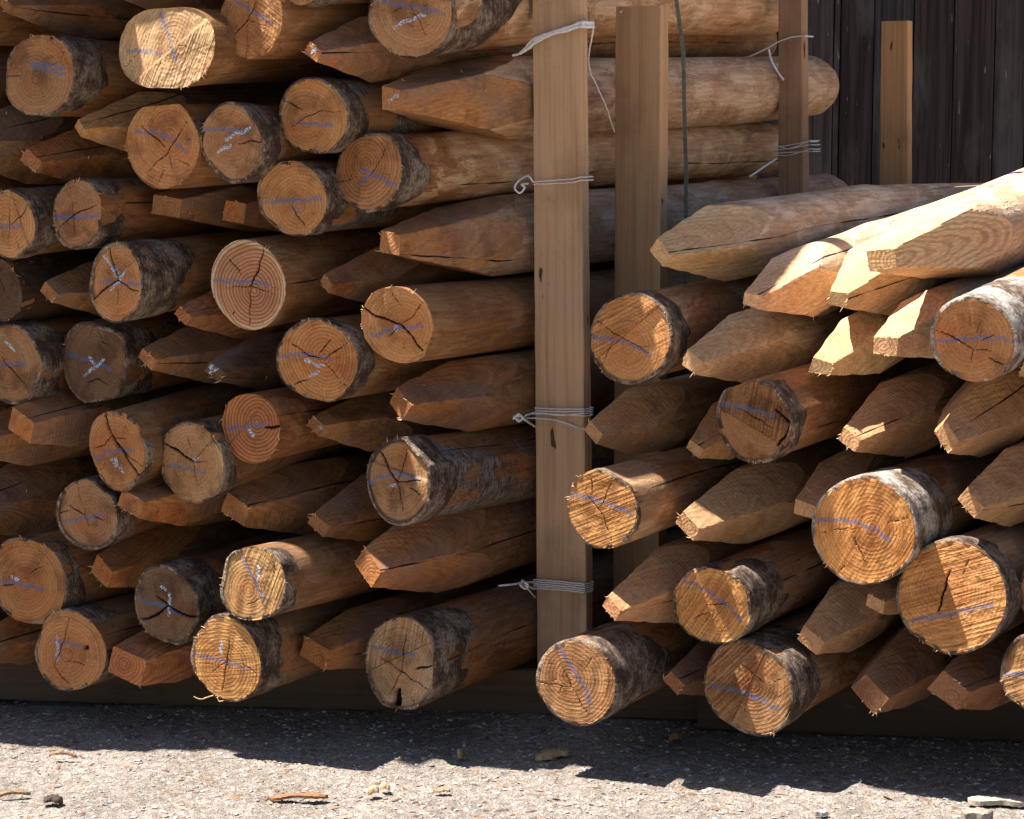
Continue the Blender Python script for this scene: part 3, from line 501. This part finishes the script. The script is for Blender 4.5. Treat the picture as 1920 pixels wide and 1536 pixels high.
        for key,ch,w in(('b',1,.0060),('w',2,.0050)):
            for pl in o.get(key,[]):
                q,fr=seg_dist(fx+.001*np.sin(fy*500+seed),fy+.0015*np.sin(fx*210+seed),loc(pl)); mk[...,ch]=np.maximum(mk[...,ch],np.clip(1-q/w,0,1))
        if o.get('rim',0)<0:
            pass
    fz=fz-depth
    if not simple and not point:
        Wf=wob(rng,5,3,60.); fz[1:]+=.0012*Wf(fx[1:]*80,fy[1:])
    sa,ss=o.get('sw',(rng.uniform(0,90),.5)); sa=math.radians(sa)
    U=fx*math.cos(sa)+fy*math.sin(sa); Vv=-fx*math.sin(sa)+fy*math.cos(sa)
    if point: ss=.35
    samp=np.full(U.shape,ss)
    if not simple and not point and (seed*7)%10<6 and not o.get('nostep'):     # the saw was set twice: a chord with a small step and two textures
        ca_=rng.uniform(0,6.28); of=rng.uniform(-.35,.45)*R; q=fx*math.cos(ca_)+fy*math.sin(ca_)-of
        st=np.clip(q/.0035+.5,0,1)*(T<.999); fz=fz-st*rng.uniform(.0015,.005); samp=samp*np.where(q>0,rng.uniform(.1,.4),1.15)
    Vf=np.stack([fx,fy,fz],-1).reshape(-1,3); wcf=np.stack([fx-pith[0],fy-pith[1],fz+zs],-1).reshape(-1,3)
    tf=np.tile(tc,(len(Vf),1))
    if o.get('rim'):
        q=(np.repeat(T,NF,1).ravel()); k=np.clip((q-.88)/.05,0,1)[:,None]
        tf[:,:3]=tf[:,:3]*(1-k)+np.array([.62,.46,.30] if o['rim']>0 else [.10,.06,.045])*k
    af={'wc':('FLOAT_VECTOR',wcf),'tint':('FLOAT_COLOR',tf),'ringk':('FLOAT',np.full(len(Vf),rk)),
        'm1':('FLOAT_COLOR',mk.reshape(-1,4)),'sw':('FLOAT_VECTOR',np.stack([U,Vv+seed*.37,samp],-1).reshape(-1,3))}
    Ff=grid_faces(nr,NF); nm='blunt_tip' if point else 'sawn_end'
    if simple:
        obj(nm,mesh(nm,Vf,Ff,M_CUT,af,sharp=50),root); return root
    # ---- bark shell
    bk=o.get('bk',0)
    if not point and bk>0:
        cov=o.get('cov',.6); bk=bk*.62; Ns=int((bk*1.7)/.0045)+3; Sb=np.linspace(-.0,bk*1.7,Ns); NB=128
        pb=np.linspace(0,2*math.pi,NB,endpoint=False); PB,SB=np.meshgrid(pb,Sb)
        Wb=wob(rng,7,4,30.); Wc=wob(rng,8,13,130.)
        msk=cov*1.15-.58-np.clip((SB-bk*.7)/(bk*.3),-.5,3)*.8+1.05*Wb(PB,SB)+.30*Wc(PB,SB)
        if o.get('white') : msk=msk+.25*np.cos(PB-1.2)
        hgt=np.clip(msk*.006,-.004,.0034)+.0004*Wc(PB*2,SB*2)
        rb=rad(PB,SB)+hgt; bxb=bend[0]*np.sin(SB*1.9); byb=bend[1]*np.sin(SB*1.9)
        Xb=rb*np.cos(PB)+bxb; Yb=rb*np.sin(PB)+byb; Zb=-(SB+(kx*Xb+ky*Yb)*np.clip(1-SB/.15,0,1))
        # closing lip that folds down to the shaft at the sawn rim
        X0,Y0=(rb[0]-.006)*np.cos(pb),(rb[0]-.006)*np.sin(pb)
        Xb=np.vstack([X0,Xb]);Yb=np.vstack([Y0,Yb]);Zb=np.vstack([Zb[0]-.0005,Zb]);mm=np.vstack([hgt[:1],hgt])
        Vb=np.stack([Xb,Yb,Zb],-1).reshape(-1,3); Fb=grid_faces(Ns+1,NB)[:,::-1]
        keep=(mm.reshape(-1)[Fb]>-.0012).any(1); Fb=Fb[keep]
        if len(Fb)>20:
            ab={'wc':('FLOAT_VECTOR',Vb+[0,0,zs]),'tint2':('FLOAT_COLOR',np.tile([1,1,1,1. if o.get('white') else .0],(len(Vb),1)))}
            v,f,a=compact(Vb,Fb,ab); obj('bark',mesh('bark',v,f,M_BARK,a),root)
    # ---- slivers on rims and tips
    ns=int(rng.integers(5,9) if point else rng.integers(8,15)); idx=(rng.choice(rng.integers(0,NA,3),ns)+rng.integers(-6,7,ns))%NA
    b=np.stack([X[0,idx],Yy[0,idx],Z[0,idx]],-1)
    if point:
        dirs=[np.array([v[0]*14+rng.normal()*.5,v[1]*14+rng.normal()*.5,rng.uniform(.2,1.2)]) for v in b]; ln=rng.uniform(.002,.008,ns)
        for _ in range(4):
            i=rng.integers(1,len(S)//2); q=rng.integers(0,NA); c=np.array([X[i,q],Yy[i,q],Z[i,q]]); b=np.vstack([b,c]); dirs.append(np.array([c[0]*12+rng.normal()*.4,c[1]*12+rng.normal()*.4,.6])); ln=np.append(ln,rng.uniform(.003,.009))
        rr=.0008
    else:
        dirs=[np.array([v[0]*10+rng.normal()*.7,v[1]*10+rng.normal()*.7,rng.uniform(-.4,.9)]) for v in b]; ln=rng.uniform(.002,.007,ns); rr=.0006
    v,f=slivers(rng,list(b),dirs,ln,rr); obj('splinters',mesh('splinters',v,f,M_SPL),root)['kind']='stuff'
    obj(nm,mesh(nm,Vf,Ff,M_CUT,af,sharp=50),root)
    LOG_POS.append((P,D,R))
    return root
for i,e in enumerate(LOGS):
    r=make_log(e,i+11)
    if e[0]=='F' and e[1]<1000: r['group']='sawn ends of the left stack'
    elif e[0]=='F': r['group']='sawn ends of the right stack'
    elif e[1]<1000: r['group']='pointed ends of the left stack'
    else: r['group']='pointed ends of the right stack'
# ---- the stacks go on above and beside the picture; these logs shade what is in it
AX=np.array([math.sin(math.radians(30.3)),math.cos(math.radians(30.3)),0]); SX=np.array([AX[1],-AX[0],0])
rg=np.random.default_rng(5)
taken=[]
for P,D,R in LOG_POS:
    c0=AX@np.array([0,3.9,0])+.35; q=(c0-AX@P)/(AX@D); p=P+D*q; taken.append((p@SX,p[2],R))
taken=np.array(taken)
LIT=[1,2,59,60]
def filler(w,h,R,ext,label,group,cat='F'):
    # point on the front plane with this cross section position
    if np.any(np.hypot(taken[:,0]-w,taken[:,1]-h)<(taken[:,2]+R)*.93): return
    base=SX*w; # solve base+AX*t on plane Y=3.9-.21X
    t=(3.9-.21*base[0]-base[1])/(AX[1]+.21*AX[0]); P=base+AX*(t-ext); P[2]=h
    for k in LIT:   # gaps in the upper rows through which these ends catch the sun
        Q,q_,r_=log_frame(LOGS[k]); xr=Q[0]-.437*(h-Q[2]); yr=Q[1]+.0656*(h-Q[2])
        if abs(P[0]-xr)<.12 and P[1]<yr+.015: P=P+AX*((yr+.015-P[1])/AX[1])
    D=AX.copy(); D[2]=-.0
    e=(cat,0,0,140,None,int(rg.integers(0,50)),label,(0,0,0),dict(t=['o','g','o2','o3'][rg.integers(0,4)],frame=(P,D,R),group=group))
    make_log(e,int(rg.integers(1e6)),simple=True)
row=0
wmax=taken[:59,0].max() if len(taken)>59 else 0
wr=max(t[0]+t[2] for t in taken[:57])
h=1.27
while h<2.02:
    w=wr-.075-(row%2)*.07
    while w>-3.55:
        filler(w+rg.uniform(-.006,.006),h+rg.uniform(-.006,.006),.069,.075+rg.uniform(-.045,.05),'round fence log lying high in the left stack above the rows in view','logs topping the left stack','F' if rg.random()<.6 else 'P')
        w-=.143
    h+=.124; row+=1
for row in range(9):
    w=-2.72-(row%2)*.07
    while w>-3.4:
        filler(w,.17+row*.124,.068,.0+rg.uniform(-.04,.05),'round fence log in the left stack beyond the last one in view','logs at the far left of the stack','F' if rg.random()<.6 else 'P'); w-=.143
for row in range(6):
    for c in range(4):
        filler(-1.02+c*.15+(row%2)*.07,.17+row*.128,.07,.03+rg.uniform(-.04,.05),'round fence log in the right stack beyond the last one in view','logs at the far right of the stack','F' if rg.random()<.6 else 'P')
print('WR',wr,'taken w range',taken[:,0].min(),taken[:,0].max(), 'right', taken[59:,0].min())
# ------------------------------------------------------------------ planks (uprights)
def prism(corners_bottom,corners_top,n=40,bev=.0015):
    """4-sided upright through n levels, returns verts, faces, local coords"""
    cb=np.array(corners_bottom);ct=np.array(corners_top); out=[];wc=[]
    Lz=np.linalg.norm(ct[0]-cb[0])
    def ringpts(c):
        r=[]
        for i in range(4):
            a,b,d=c[i],c[(i-1)%4],c[(i+1)%4]
            u=(b-a)/np.linalg.norm(b-a); v=(d-a)/np.linalg.norm(d-a)
            r+= [a+u*bev,a+v*bev]
        return np.array(r)
    for t in np.linspace(0,1,n):
        out.append(ringpts(cb*(1-t)+ct*t))
    out=np.array(out); 
    e1=np.linalg.norm(cb[1]-cb[0]); e2=np.linalg.norm(cb[2]-cb[1])
    loc=np.array([[0,0],[e1,0],[e1,e2],[0,e2]])
    l3=np.c_[loc,np.zeros(4)]; lr=ringpts(l3)
    W=np.array([np.c_[lr[:,:2],np.full(8,t*Lz)] for t in np.linspace(0,1,n)])
    V=out.reshape(-1,3); F=[list(map(int,f)) for f in grid_faces(n,8)]
    F+= [list(range(7,-1,-1)),[ (n-1)*8+i for i in range(8)]]
    V=V+np.random.default_rng(len(V)+int(abs(V[0,0])*1e4)).normal(size=V.shape)*.0004
    return V,F,W.reshape(-1,3)
def upright(name,pl_b,pr_b,pl_t,pr_t,Y,thick,label,tint,seed,zt=None,group=None):
    """pixel columns of the wide face's left and right edge at foot and head; turned square to the logs"""
    def edge(pl,pr,py):
        A=at(pl,py,Y); d=SX
        # walk along SX until the column pr is met
        ts=np.linspace(0,.3,900); q=A[None]+d[None]*ts[:,None]; c=960+q[:,0]/(q[:,1]*math.cos(PT)+(CH-q[:,2])*math.sin(PT))*F_
        B=A+d*ts[np.argmin(abs(c-pr))]; return A,B
    A,B=edge(pl_b[0],pr_b[0],pl_b[1]); C,Dd=edge(pl_t[0],pr_t[0],pl_t[1]); A[2]=B[2]=pl_b[2]
    if zt: 
        k=(zt-A[2])/(C[2]-A[2]); C=A+(C-A)*k; Dd=B+(Dd-B)*k
    Dd[2]=C[2]
    th=AX*thick; o=(A+B)/2
    V,F,W=prism([A,B,B+th,A+th],[C,Dd,Dd+th,C+th]); W=W+[seed,0,seed*3.]
    me=mesh(name,V-o,F,M_PLANK,{'wc':('FLOAT_VECTOR',W),'tint':('FLOAT_COLOR',(*tint,1))},smooth=False)
    ob=obj(name,me); ob.location=o; tag(ob,label,'post',group); return ob
UG='upright timbers holding the stacks'
p1=upright('upright_plank',(1007,1250,.092),(1100,),(998,0),(1088,),4.14,.026,'tall pale plank bound with four wraps of white twine in front of the stacks',(.55,.365,.225),1.,zt=2.05,group=UG)
p2=upright('upright_plank',(1150,1045,.02),(1236,),(1154,12),(1239,),4.33,.032,'shorter stained plank with a screw at its top left corner, right of the twine-bound one',(.50,.325,.19),2.7,group=UG)
p3=upright('upright_plank',(1468,600,.02),(1520,),(1459,-2),(1503,),5.07,.034,'upright timber with white twine at the far end of the left stack',(.38,.245,.15),4.1,zt=2.05,group=UG)
p4=upright('upright_plank',(1653,600,.02),(1709,),(1652,40),(1702,),5.33,.030,'honey-coloured plank standing alone against the dark board wall',(.46,.28,.14),6.3,group=UG)
# screw in plank 2
A=at(1163,22,4.322)
v,f=tube([A+np.array([.01,.02,0]),A,A+np.array([-.0012,-.002,0])],[.0035,.0035,.0022],10)
f=[list(map(int,q)) for q in f]+[list(range(20,30))]
sc_=obj('screw_head',mesh('screw_head',v-np.array(p2.location),f,M_METAL),p2)
# ------------------------------------------------------------------ base beams
def beam(name,a,b,w,h,label,tint,seed,z0=0.0):
    a=np.array([*a,z0]);b=np.array([*b,z0]); d=(b-a)/np.linalg.norm(b-a); n=np.array([-d[1],d[0],0])*w; z=np.array([0,0,h]); o=(a+b)/2
    V,F,W=prism([a,a+n,a+n+z,a+z][::-1],[b,b+n,b+n+z,b+z][::-1],60,.004); W=W+[seed,0,seed]
    V=V+np.random.default_rng(int(seed*10)).normal(size=V.shape)*.0006
    ob=obj(name,mesh(name,V-o,F,M_PLANK,{'wc':('FLOAT_VECTOR',W),'tint':('FLOAT_COLOR',(*tint,1))},smooth=False)); ob.location=o
    tag(ob,label,'beam','timber beams under the stacks'); return ob
beam('base_beam',(-1.85,4.38),(.335,4.125),.085,.088,'long timber beam lying on the ground under the left stack',(.10,.065,.04),1.5)
beam('base_beam',(.33,4.065),(1.7,3.88),.085,.098,'dark timber beam lying on the ground under the right stack',(.065,.042,.027),3.5)
# ------------------------------------------------------------------ board wall
Yw=7.0; cols=[1560,1573,1635,1710,1784,1861,1921,1990]
def wx(px): return (px-960)/F_*(Yw*math.cos(PT)+(CH-1.)*math.sin(PT))
xs=[wx(c) for c in cols]
left=[xs[0]-.115*k for k in range(38,0,-1)]; right=[xs[-1]+.12*k for k in range(1,14)]; xs=left+xs+right
rw=np.random.default_rng(3); V=[];Fc=[];WC=[];TT=[]
cols_t=[(.040,.026,.024),(.06,.047,.045),(.046,.030,.028),(.050,.038,.038),(.038,.025,.024),(.045,.040,.044)]
for i in range(len(xs)-1):
    a,b=xs[i]+.0015,xs[i+1]-.0015; y0=Yw+rw.uniform(0,.008); y1=y0+.022; o=len(V); nz=14
    for k in range(nz):
        z=-.02+3.6*k/(nz-1)
        for (x,y) in((a,y1),(a,y0+.002),(a+.002,y0),(b-.002,y0),(b,y0+.002),(b,y1)):
            V.append((x+rw.normal()*.0004,y,z)); WC.append((x+i*3.7,y+i*2.1,z+i*11.3)); TT.append((*cols_t[(i*7+i//3)%6],1))
    for k in range(nz-1):
        for j in range(5):
            q=o+k*6+j; Fc.append((q,q+1,q+7,q+6))
    Fc.append(tuple(o+(nz-1)*6+j for j in range(6)))
wall=obj('board_wall',mesh('board_wall',V,Fc,M_BARN,{'wc':('FLOAT_VECTOR',WC),'tint':('FLOAT_COLOR',TT)},smooth=False))
tag(wall,'dark weathered wall of vertical boards behind the stacks','wall')
V=np.array([(x,y,z) for x in(xs[0],xs[-1]) for y in(Yw+.035,Yw+.13) for z in(-.02,3.62)])
bk=obj('wall_core',mesh('wall_core',V,[(0,1,3,2),(4,6,7,5),(0,2,6,4),(1,5,7,3),(0,4,5,1),(2,3,7,6)],M_BARN,{'wc':('FLOAT_VECTOR',V),'tint':('FLOAT_COLOR',(.02,.014,.013,1))},smooth=False),wall)
# ------------------------------------------------------------------ twine, strap, string
rt=np.random.default_rng(8)
def strands(name,paths,r,mat,label,cat,group=None,flat=1.):
    ps=[]
    for pth in paths:
        rr=r
        if isinstance(pth,tuple): pth,rr=pth
        q=smooth_path(pth,7); q=q+rt.normal(size=q.shape)*.00025
        ps.append(tube(q,rr,6,flat=flat))
    V,F=join(ps); o=V.mean(0); ob=obj(name,mesh(name,V-o,F,mat)); ob.location=o; return tag(ob,label,cat,group)
def on1(x,y,off=.004):   # on the face of the twine-bound plank
    return at(x,y,4.132-(x-998)/90*.046-off)
TG='white twine wraps'
def around1(pts,side=True):
    q=[on1(x,y) for x,y in pts]
    if side:
        x,y=pts[-1]; B=on1(1092,y); q.append(B+SX*.004); q.append(B+SX*.006+AX*.028); q.append(B-SX*.03+AX*.034)
    return q
ex=.0011
strands('twine',[(around1([(962,104),(975,100),(990,84),(1001,73),(1030,62),(1060,52),(1086,45)]),.0022),(around1([(975,100),(992,90),(1004,80),(1035,64),(1062,58),(1086,50)]),.0032),
    (around1([(1001,76),(1040,60),(1070,50),(1088,42)]),.0026),([on1(1092,48)+SX*.006+AX*.03,at(1103,118,4.15),at(1118,160,4.2),at(1136,200,4.25),at(1152,248,4.3)],.0016)],ex,M_TWINE,'broad white twine wrap near the top of the tall plank with a loose tail',"twine",TG)
strands('twine',[around1([(1000,341),(1040,338),(1070,336),(1090,332)]),around1([(1000,346),(1040,344),(1075,342),(1090,338)]),
    ([on1(1000,342),at(990,330,4.12),at(974,338,4.09),at(965,352,4.08),at(974,362,4.08),at(984,352,4.08),at(978,346,4.08),at(990,344,4.1)],.0018)],ex,M_TWINE,'white twine wrap on the tall plank with a curled knot at its left','twine',TG)
strands('twine',[around1([(1003,765),(1045,767),(1090,767)]),around1([(1003,770),(1045,772),(1090,771)]),around1([(985,778),(1003,776),(1045,777),(1092,780)]),
    around1([(978,784),(1003,774),(1050,779),(1092,775)]),([at(962,780,4.06),at(975,786,4.06),on1(1000,784),on1(1045,789),on1(1088,803,.01),at(1108,806,3.9)],.0016),
    ([at(962,786,4.06),at(975,780,4.055),at(985,788,4.06),at(1003,800,4.12)],.002),([at(964,784,4.055),at(972,777,4.05),at(980,784,4.055),at(972,790,4.05),at(966,783,4.055)],.002)],ex,M_TWINE,'triple white twine wrap on the tall plank with one strand running to a log tip','twine',TG)
strands('twine',[around1([(1000,1087+4*k),(1045,1090+4*k),(1092,1095+4*k)]) for k in range(5)]+[([at(935,1098,4.0),at(960,1096,4.02),at(982,1092,4.06),on1(1002,1092)],.0018),([at(978,1088,4.06),at(990,1098,4.06),at(984,1104,4.06),at(976,1096,4.06),on1(1002,1104)],.0022),([at(985,1098,4.06),at(996,1112,4.08),at(1004,1120,4.13)],.0015)],ex,M_TWINE,'lowest white twine wrap on the tall plank, five tight strands','twine',TG)
def on3(x,y,off=.004): return at(x,y,5.065-(x-1465)/46*.03-off)
def ar3(pts): 
    q=[on3(x,y) for x,y in pts]; B=q[-1]; return q+[B+SX*.006,B+SX*.008+AX*.036]
strands('twine',[(ar3([(1380,112),(1405,106),(1440,90),(1460,78),(1485,70),(1505,68)]),.0018),([at(1441,92,5.04),at(1446,112,5.035),at(1456,132,5.035),at(1469,150,5.03)],.0024)],ex,M_TWINE,'thin white twine with a hanging tail near the top of the timber by the wall','twine',TG)
strands('twine',[ar3([(1452,276),(1470,274),(1515,266)]),ar3([(1452,281),(1480,279),(1518,272)]),ar3([(1450,288),(1480,286),(1519,284)]),ar3([(1452,271),(1480,279),(1517,264)]),
    ar3([(1452,292),(1480,291),(1519,280)]),([at(1405,332,4.92),at(1420,322,4.94),at(1440,308,4.98),at(1456,298,5.04)],.0022)],ex,M_TWINE,'thick white twine wrap low on the timber by the wall','twine',TG)
q=[at(x,y,4.64) for x,y in((1262,-60),(1268,0),(1276,60),(1281,110),(1283,200),(1286,320),(1286,430),(1285,560))]
q=smooth_path(q,6); w=SX*.0042; V=[];Fc=[]
for p in q: V+= [p-w,p+w,p+w+AX*.0012,p-w+AX*.0012]
Fc=grid_faces(len(q),4)
V=np.array(V); o=V.mean(0); s_=obj('strapping_band',mesh('strapping_band',V-o,Fc,M_STRAP,smooth=False)); s_.location=o
tag(s_,'grey-green plastic strap hanging down the side of the left stack','strap')
strands('string',[[at(1655,359,5.2),at(1720,356,5.0),at(1800,350,4.7),at(1935,343,4.2)]],.0009,M_STRING,'thin grey string stretched above the pale logs on the right','string')
# ------------------------------------------------------------------ ground
def gax(lo,a,b,hi,st,g):
    mid=np.arange(a,b,st); out=list(mid); s=st; x=b
    while x<hi: out.append(x); s*=g; x+=s
    out.append(hi); s=st; x=a
    pre=[]
    while x>lo: s*=g; x-=s; pre.append(max(x,lo))
    return np.array(pre[::-1]+out)
gx=gax(-300,-1.25,1.3,300,.007,1.35); gy=gax(-300,3.25,4.3,500,.007,1.35)
GX,GY=np.meshgrid(gx,gy); rn=np.random.default_rng(4)
def gh(x,y):
    z=0
    for k,a in((2.,.006),(5.,.004),(13.,.0022),(31.,.0013),(70.,.0008)):
        for _ in range(3):
            t=rn2.uniform(0,6.28); p=rn2.uniform(0,6.28); z=z+a*.5*np.sin(k*(x*math.cos(t)+y*math.sin(t))*rn2.uniform(.8,1.3)+p)
    return z
def ghs(x,y):
    global rn2; rn2=np.random.default_rng(77); return gh(x,y)
GZ=ghs(GX,GY); near=(np.abs(GX)<1.4)&(GY>3.2)&(GY<4.4); GZ=np.where(near,GZ+rn.normal(size=GZ.shape)*.0007,GZ-0.0); far=np.hypot(GX,GY-4)>6; GZ=np.where(far,0,GZ)-.004
V=np.stack([GX,GY,GZ],-1).reshape(-1,3)
g=obj('ground',mesh('ground',V,grid_faces(len(gy),len(gx),False),M_GROUND)); g['kind']='structure'
# gravel: one object
rs=np.random.default_rng(12)
ico=np.array([(math.cos(a)*math.cos(b),math.sin(a)*math.cos(b),math.sin(b)) for b,n,of in((-.9,3,.3),(0.,5,0),(.9,3,.9)) for a in (np.arange(n)*2*math.pi/n+of)])
import bmesh
bm=bmesh.new(); [bm.verts.new(p) for p in ico]; bmesh.ops.convex_hull(bm,input=bm.verts); bm.verts.index_update(); IF=np.array([[v.index for v in f.verts] for f in bm.faces]); IV=np.array([v.co[:] for v in bm.verts]); bm.free()
def scatter(n,szlo,szhi,flatlo,flathi,cols,elong,pw=3.):
    VV=[];FF=[];TT=[]
    xy=np.stack([rs.uniform(-1.15,1.2,n),3.3+rs.random(n)*1.1],-1)
    zz=ghs(xy[:,0],xy[:,1])-.004
    for i in range(n):
        s=szlo+(szhi-szlo)*rs.random()**pw; v=IV*(1+rs.normal(size=(len(IV),1))*.18)
        v=v*[s*rs.uniform(1,elong),s,s*rs.uniform(flatlo,flathi)]; a=rs.uniform(0,6.28); t=rs.normal()*.25
        ca,sa=math.cos(a),math.sin(a); ct,st=math.cos(t),math.sin(t)
        v=v@np.array([[1,0,0],[0,ct,st],[0,-st,ct]])@np.array([[ca,sa,0],[-sa,ca,0],[0,0,1]])
        VV.append(v+[xy[i,0],xy[i,1],zz[i]+s*.12]); FF.append(IF+i*len(IV))
        c=np.array(cols[rs.integers(len(cols))])*rs.uniform(.8,1.12); TT.append(np.tile([*c,1],(len(IV),1)))
    return np.vstack(VV),np.vstack(FF),np.vstack(TT)
v,f,t=scatter(20000,.0009,.005,.25,.6,[(.34,.305,.275),(.37,.34,.315),(.43,.40,.375),(.27,.25,.235),(.33,.285,.24),(.35,.345,.34)],1.6,5.)
gr=obj('gravel',mesh('gravel',v,f,M_STONE,{'tint':('FLOAT_COLOR',t)},smooth=False)); tag(gr,'fine pale gravel strewn over the sunlit dirt','gravel',kind='stuff')
v,f,t=scatter(3000,.0012,.0045,.15,.35,[(.25,.15,.09),(.18,.11,.07),(.40,.28,.18),(.13,.09,.07)],4.,2.)
ch=obj('wood_chips',mesh('wood_chips',v,f,M_CHIP,{'tint':('FLOAT_COLOR',t)},smooth=False)); tag(ch,'small brown bark crumbs scattered among the gravel','wood chips',kind='stuff')
def flake(name,px,py,lx,ly,th,yaw,colr,label,cat,curl=.3,seed=0,pitch=0.,group=None,z=.003,jag=.25):
    r=np.random.default_rng(seed); n,m=22,8; p=gnd(px,py,.0); V=[]
    for side in(1,-1):
        for i in range(n):
            for j in range(m):
                u=i/(n-1)*2-1; w=j/(m-1)*2-1
                wid=ly/2*(1-abs(u)**2.4)**.5*(1+jag*math.sin(u*5+seed)+jag*.5*math.sin(u*13+seed*2)*(1 if w>0 else .4))
                V.append((u*lx/2,w*wid,curl*lx*(1-u*u)*.25+ly*curl*(1-w*w)*.5+side*th/2+.0006*r.normal()))
    V=np.array(V); N=n*m; F=[]
    a=grid_faces(n,m,False); F=[list(map(int,q)) for q in a]+[list(map(int,q[::-1]+N)) for q in a]
    per=[i*m for i in range(n)]+[(n-1)*m+j for j in range(1,m)]+[i*m+m-1 for i in range(n-2,-1,-1)]+[j for j in range(m-2,0,-1)]
    for a_,b_ in zip(per,per[1:]+per[:1]): F.append([a_,b_,b_+N,a_+N])
    ob=obj(name,mesh(name,V,F,M_CHIP,{'tint':('FLOAT_COLOR',(*colr,1))},sharp=50)); ob.location=(p[0],p[1],p[2]+z); ob.rotation_euler=(0,pitch,math.radians(yaw)); return tag(ob,label,cat,group)
flake('bark_chunk',1035,1424,.062,.026,.007,22,(.34,.24,.13),'curved tan chunk of wood lying where shade meets sun under the tall plank','wood piece',.25,3,z=.006,pitch=-.1)
flake('bark_strip',560,1500,.095,.018,.004,6,(.26,.13,.065),'long dark brown bark strip on the sunlit gravel, lower centre left','bark strip',.18,5,jag=.35)
flake('wood_shaving',700,1492,.022,.016,.0015,40,(.48,.31,.17),'small pale curled wood shaving right of the long bark strip','shaving',.9,7)
flake('wood_shaving',722,1484,.018,.012,.0015,-30,(.55,.38,.22),'tiny brighter curled shaving touching the other one','shaving',1.1,8)
flake('wood_flake',828,1487,.028,.012,.002,12,(.36,.22,.12),'flat brown wood flake on the gravel below the notched log','wood flake',.2,9)
flake('dark_bark_bit',100,1508,.032,.020,.004,-8,(.07,.05,.04),'dark curled bark bit on the gravel at lower left','bark bit',.6,11)
flake('bark_twig',25,1495,.055,.009,.004,14,(.26,.16,.09),'bark twig at the lower left corner on the gravel','twig',.35,12)
flake('dry_leaf',1266,1391,.026,.020,.0012,25,(.22,.11,.05),'small dry brown leaf in the shade under the right stack','leaf',.9,14)
flake('dry_leaf',862,1424,.008,.022,.0012,10,(.36,.25,.11),'narrow yellowish leaf standing in the shade under the notched log','leaf',1.2,15)
flake('bark_twig',118,1422,.05,.006,.003,-10,(.24,.15,.09),'thin curved twig near the shadow edge at lower left','twig',.5,16)
flake('driftwood_slab',1880,1508,.11,.035,.008,-4,(.40,.34,.28),'pale flat wood slab entering at the lower right corner','wood slab',.12,18)
flake('flat_stone',1832,1535,.05,.03,.012,0,(.28,.24,.2),'flat brown stone at the bottom edge near the right corner','stone',.2,19,z=.004)
flake('flat_stone',1540,1529,.022,.012,.006,5,(.36,.34,.33),'flat grey stone at the bottom edge below the shadow notch','stone',.2,20)
# hanging bark strands below the sunlit log
base=at(388,1308,front(424)-.1)
strands('bark_strand',[[base+np.array([.012,0,.004]),base,base+np.array([-.010,-.004,-.002]),base+np.array([-.022,-.006,.003])],[base+np.array([.018,0,.0]),base+np.array([.022,-.003,-.006]),base+np.array([.034,-.003,-.003])]],.0010,M_SPL,'frayed tan bark strand curling below the sunlit golden log','bark strand')
# ------------------------------------------------------------------ light
sun_v=Vector((-.40,.06,.915)).normalized()
sd=bpy.data.lights.new('sun','SUN'); sd.energy=5.0; sd.angle=math.radians(.53); sd.color=(1.,.935,.84)
so=bpy.data.objects.new('sun',sd); col.objects.link(so); so.rotation_euler=sun_v.to_track_quat('Z','Y').to_euler()
w=bpy.data.worlds.new('World'); scene.world=w; w.use_nodes=True; nt=w.node_tree; bg=nt.nodes['Background']
sky=nt.nodes.new('ShaderNodeTexSky'); sky.sky_type='NISHITA'; sky.sun_disc=False
sky.sun_elevation=math.asin(sun_v.z); sky.sun_rotation=math.atan2(sun_v.x,sun_v.y); nt.links.new(sky.outputs[0],bg.inputs[0]); bg.inputs[1].default_value=.05
cd=bpy.data.cameras.new('camera'); cd.sensor_width=36; cd.sensor_fit='HORIZONTAL'; cd.lens=F_/1920*36; cd.clip_start=.05; cd.clip_end=1500
co=bpy.data.objects.new('camera',cd); col.objects.link(co); co.location=tuple(CAM); co.rotation_euler=(math.pi/2-PT,0,0); scene.camera=co
scene.view_settings.view_transform='Standard'; scene.view_settings.look='None'; scene.view_settings.gamma=1; scene.view_settings.exposure=1.38
scene.cycles.use_denoising=True; scene.cycles.max_bounces=8; scene.cycles.diffuse_bounces=2
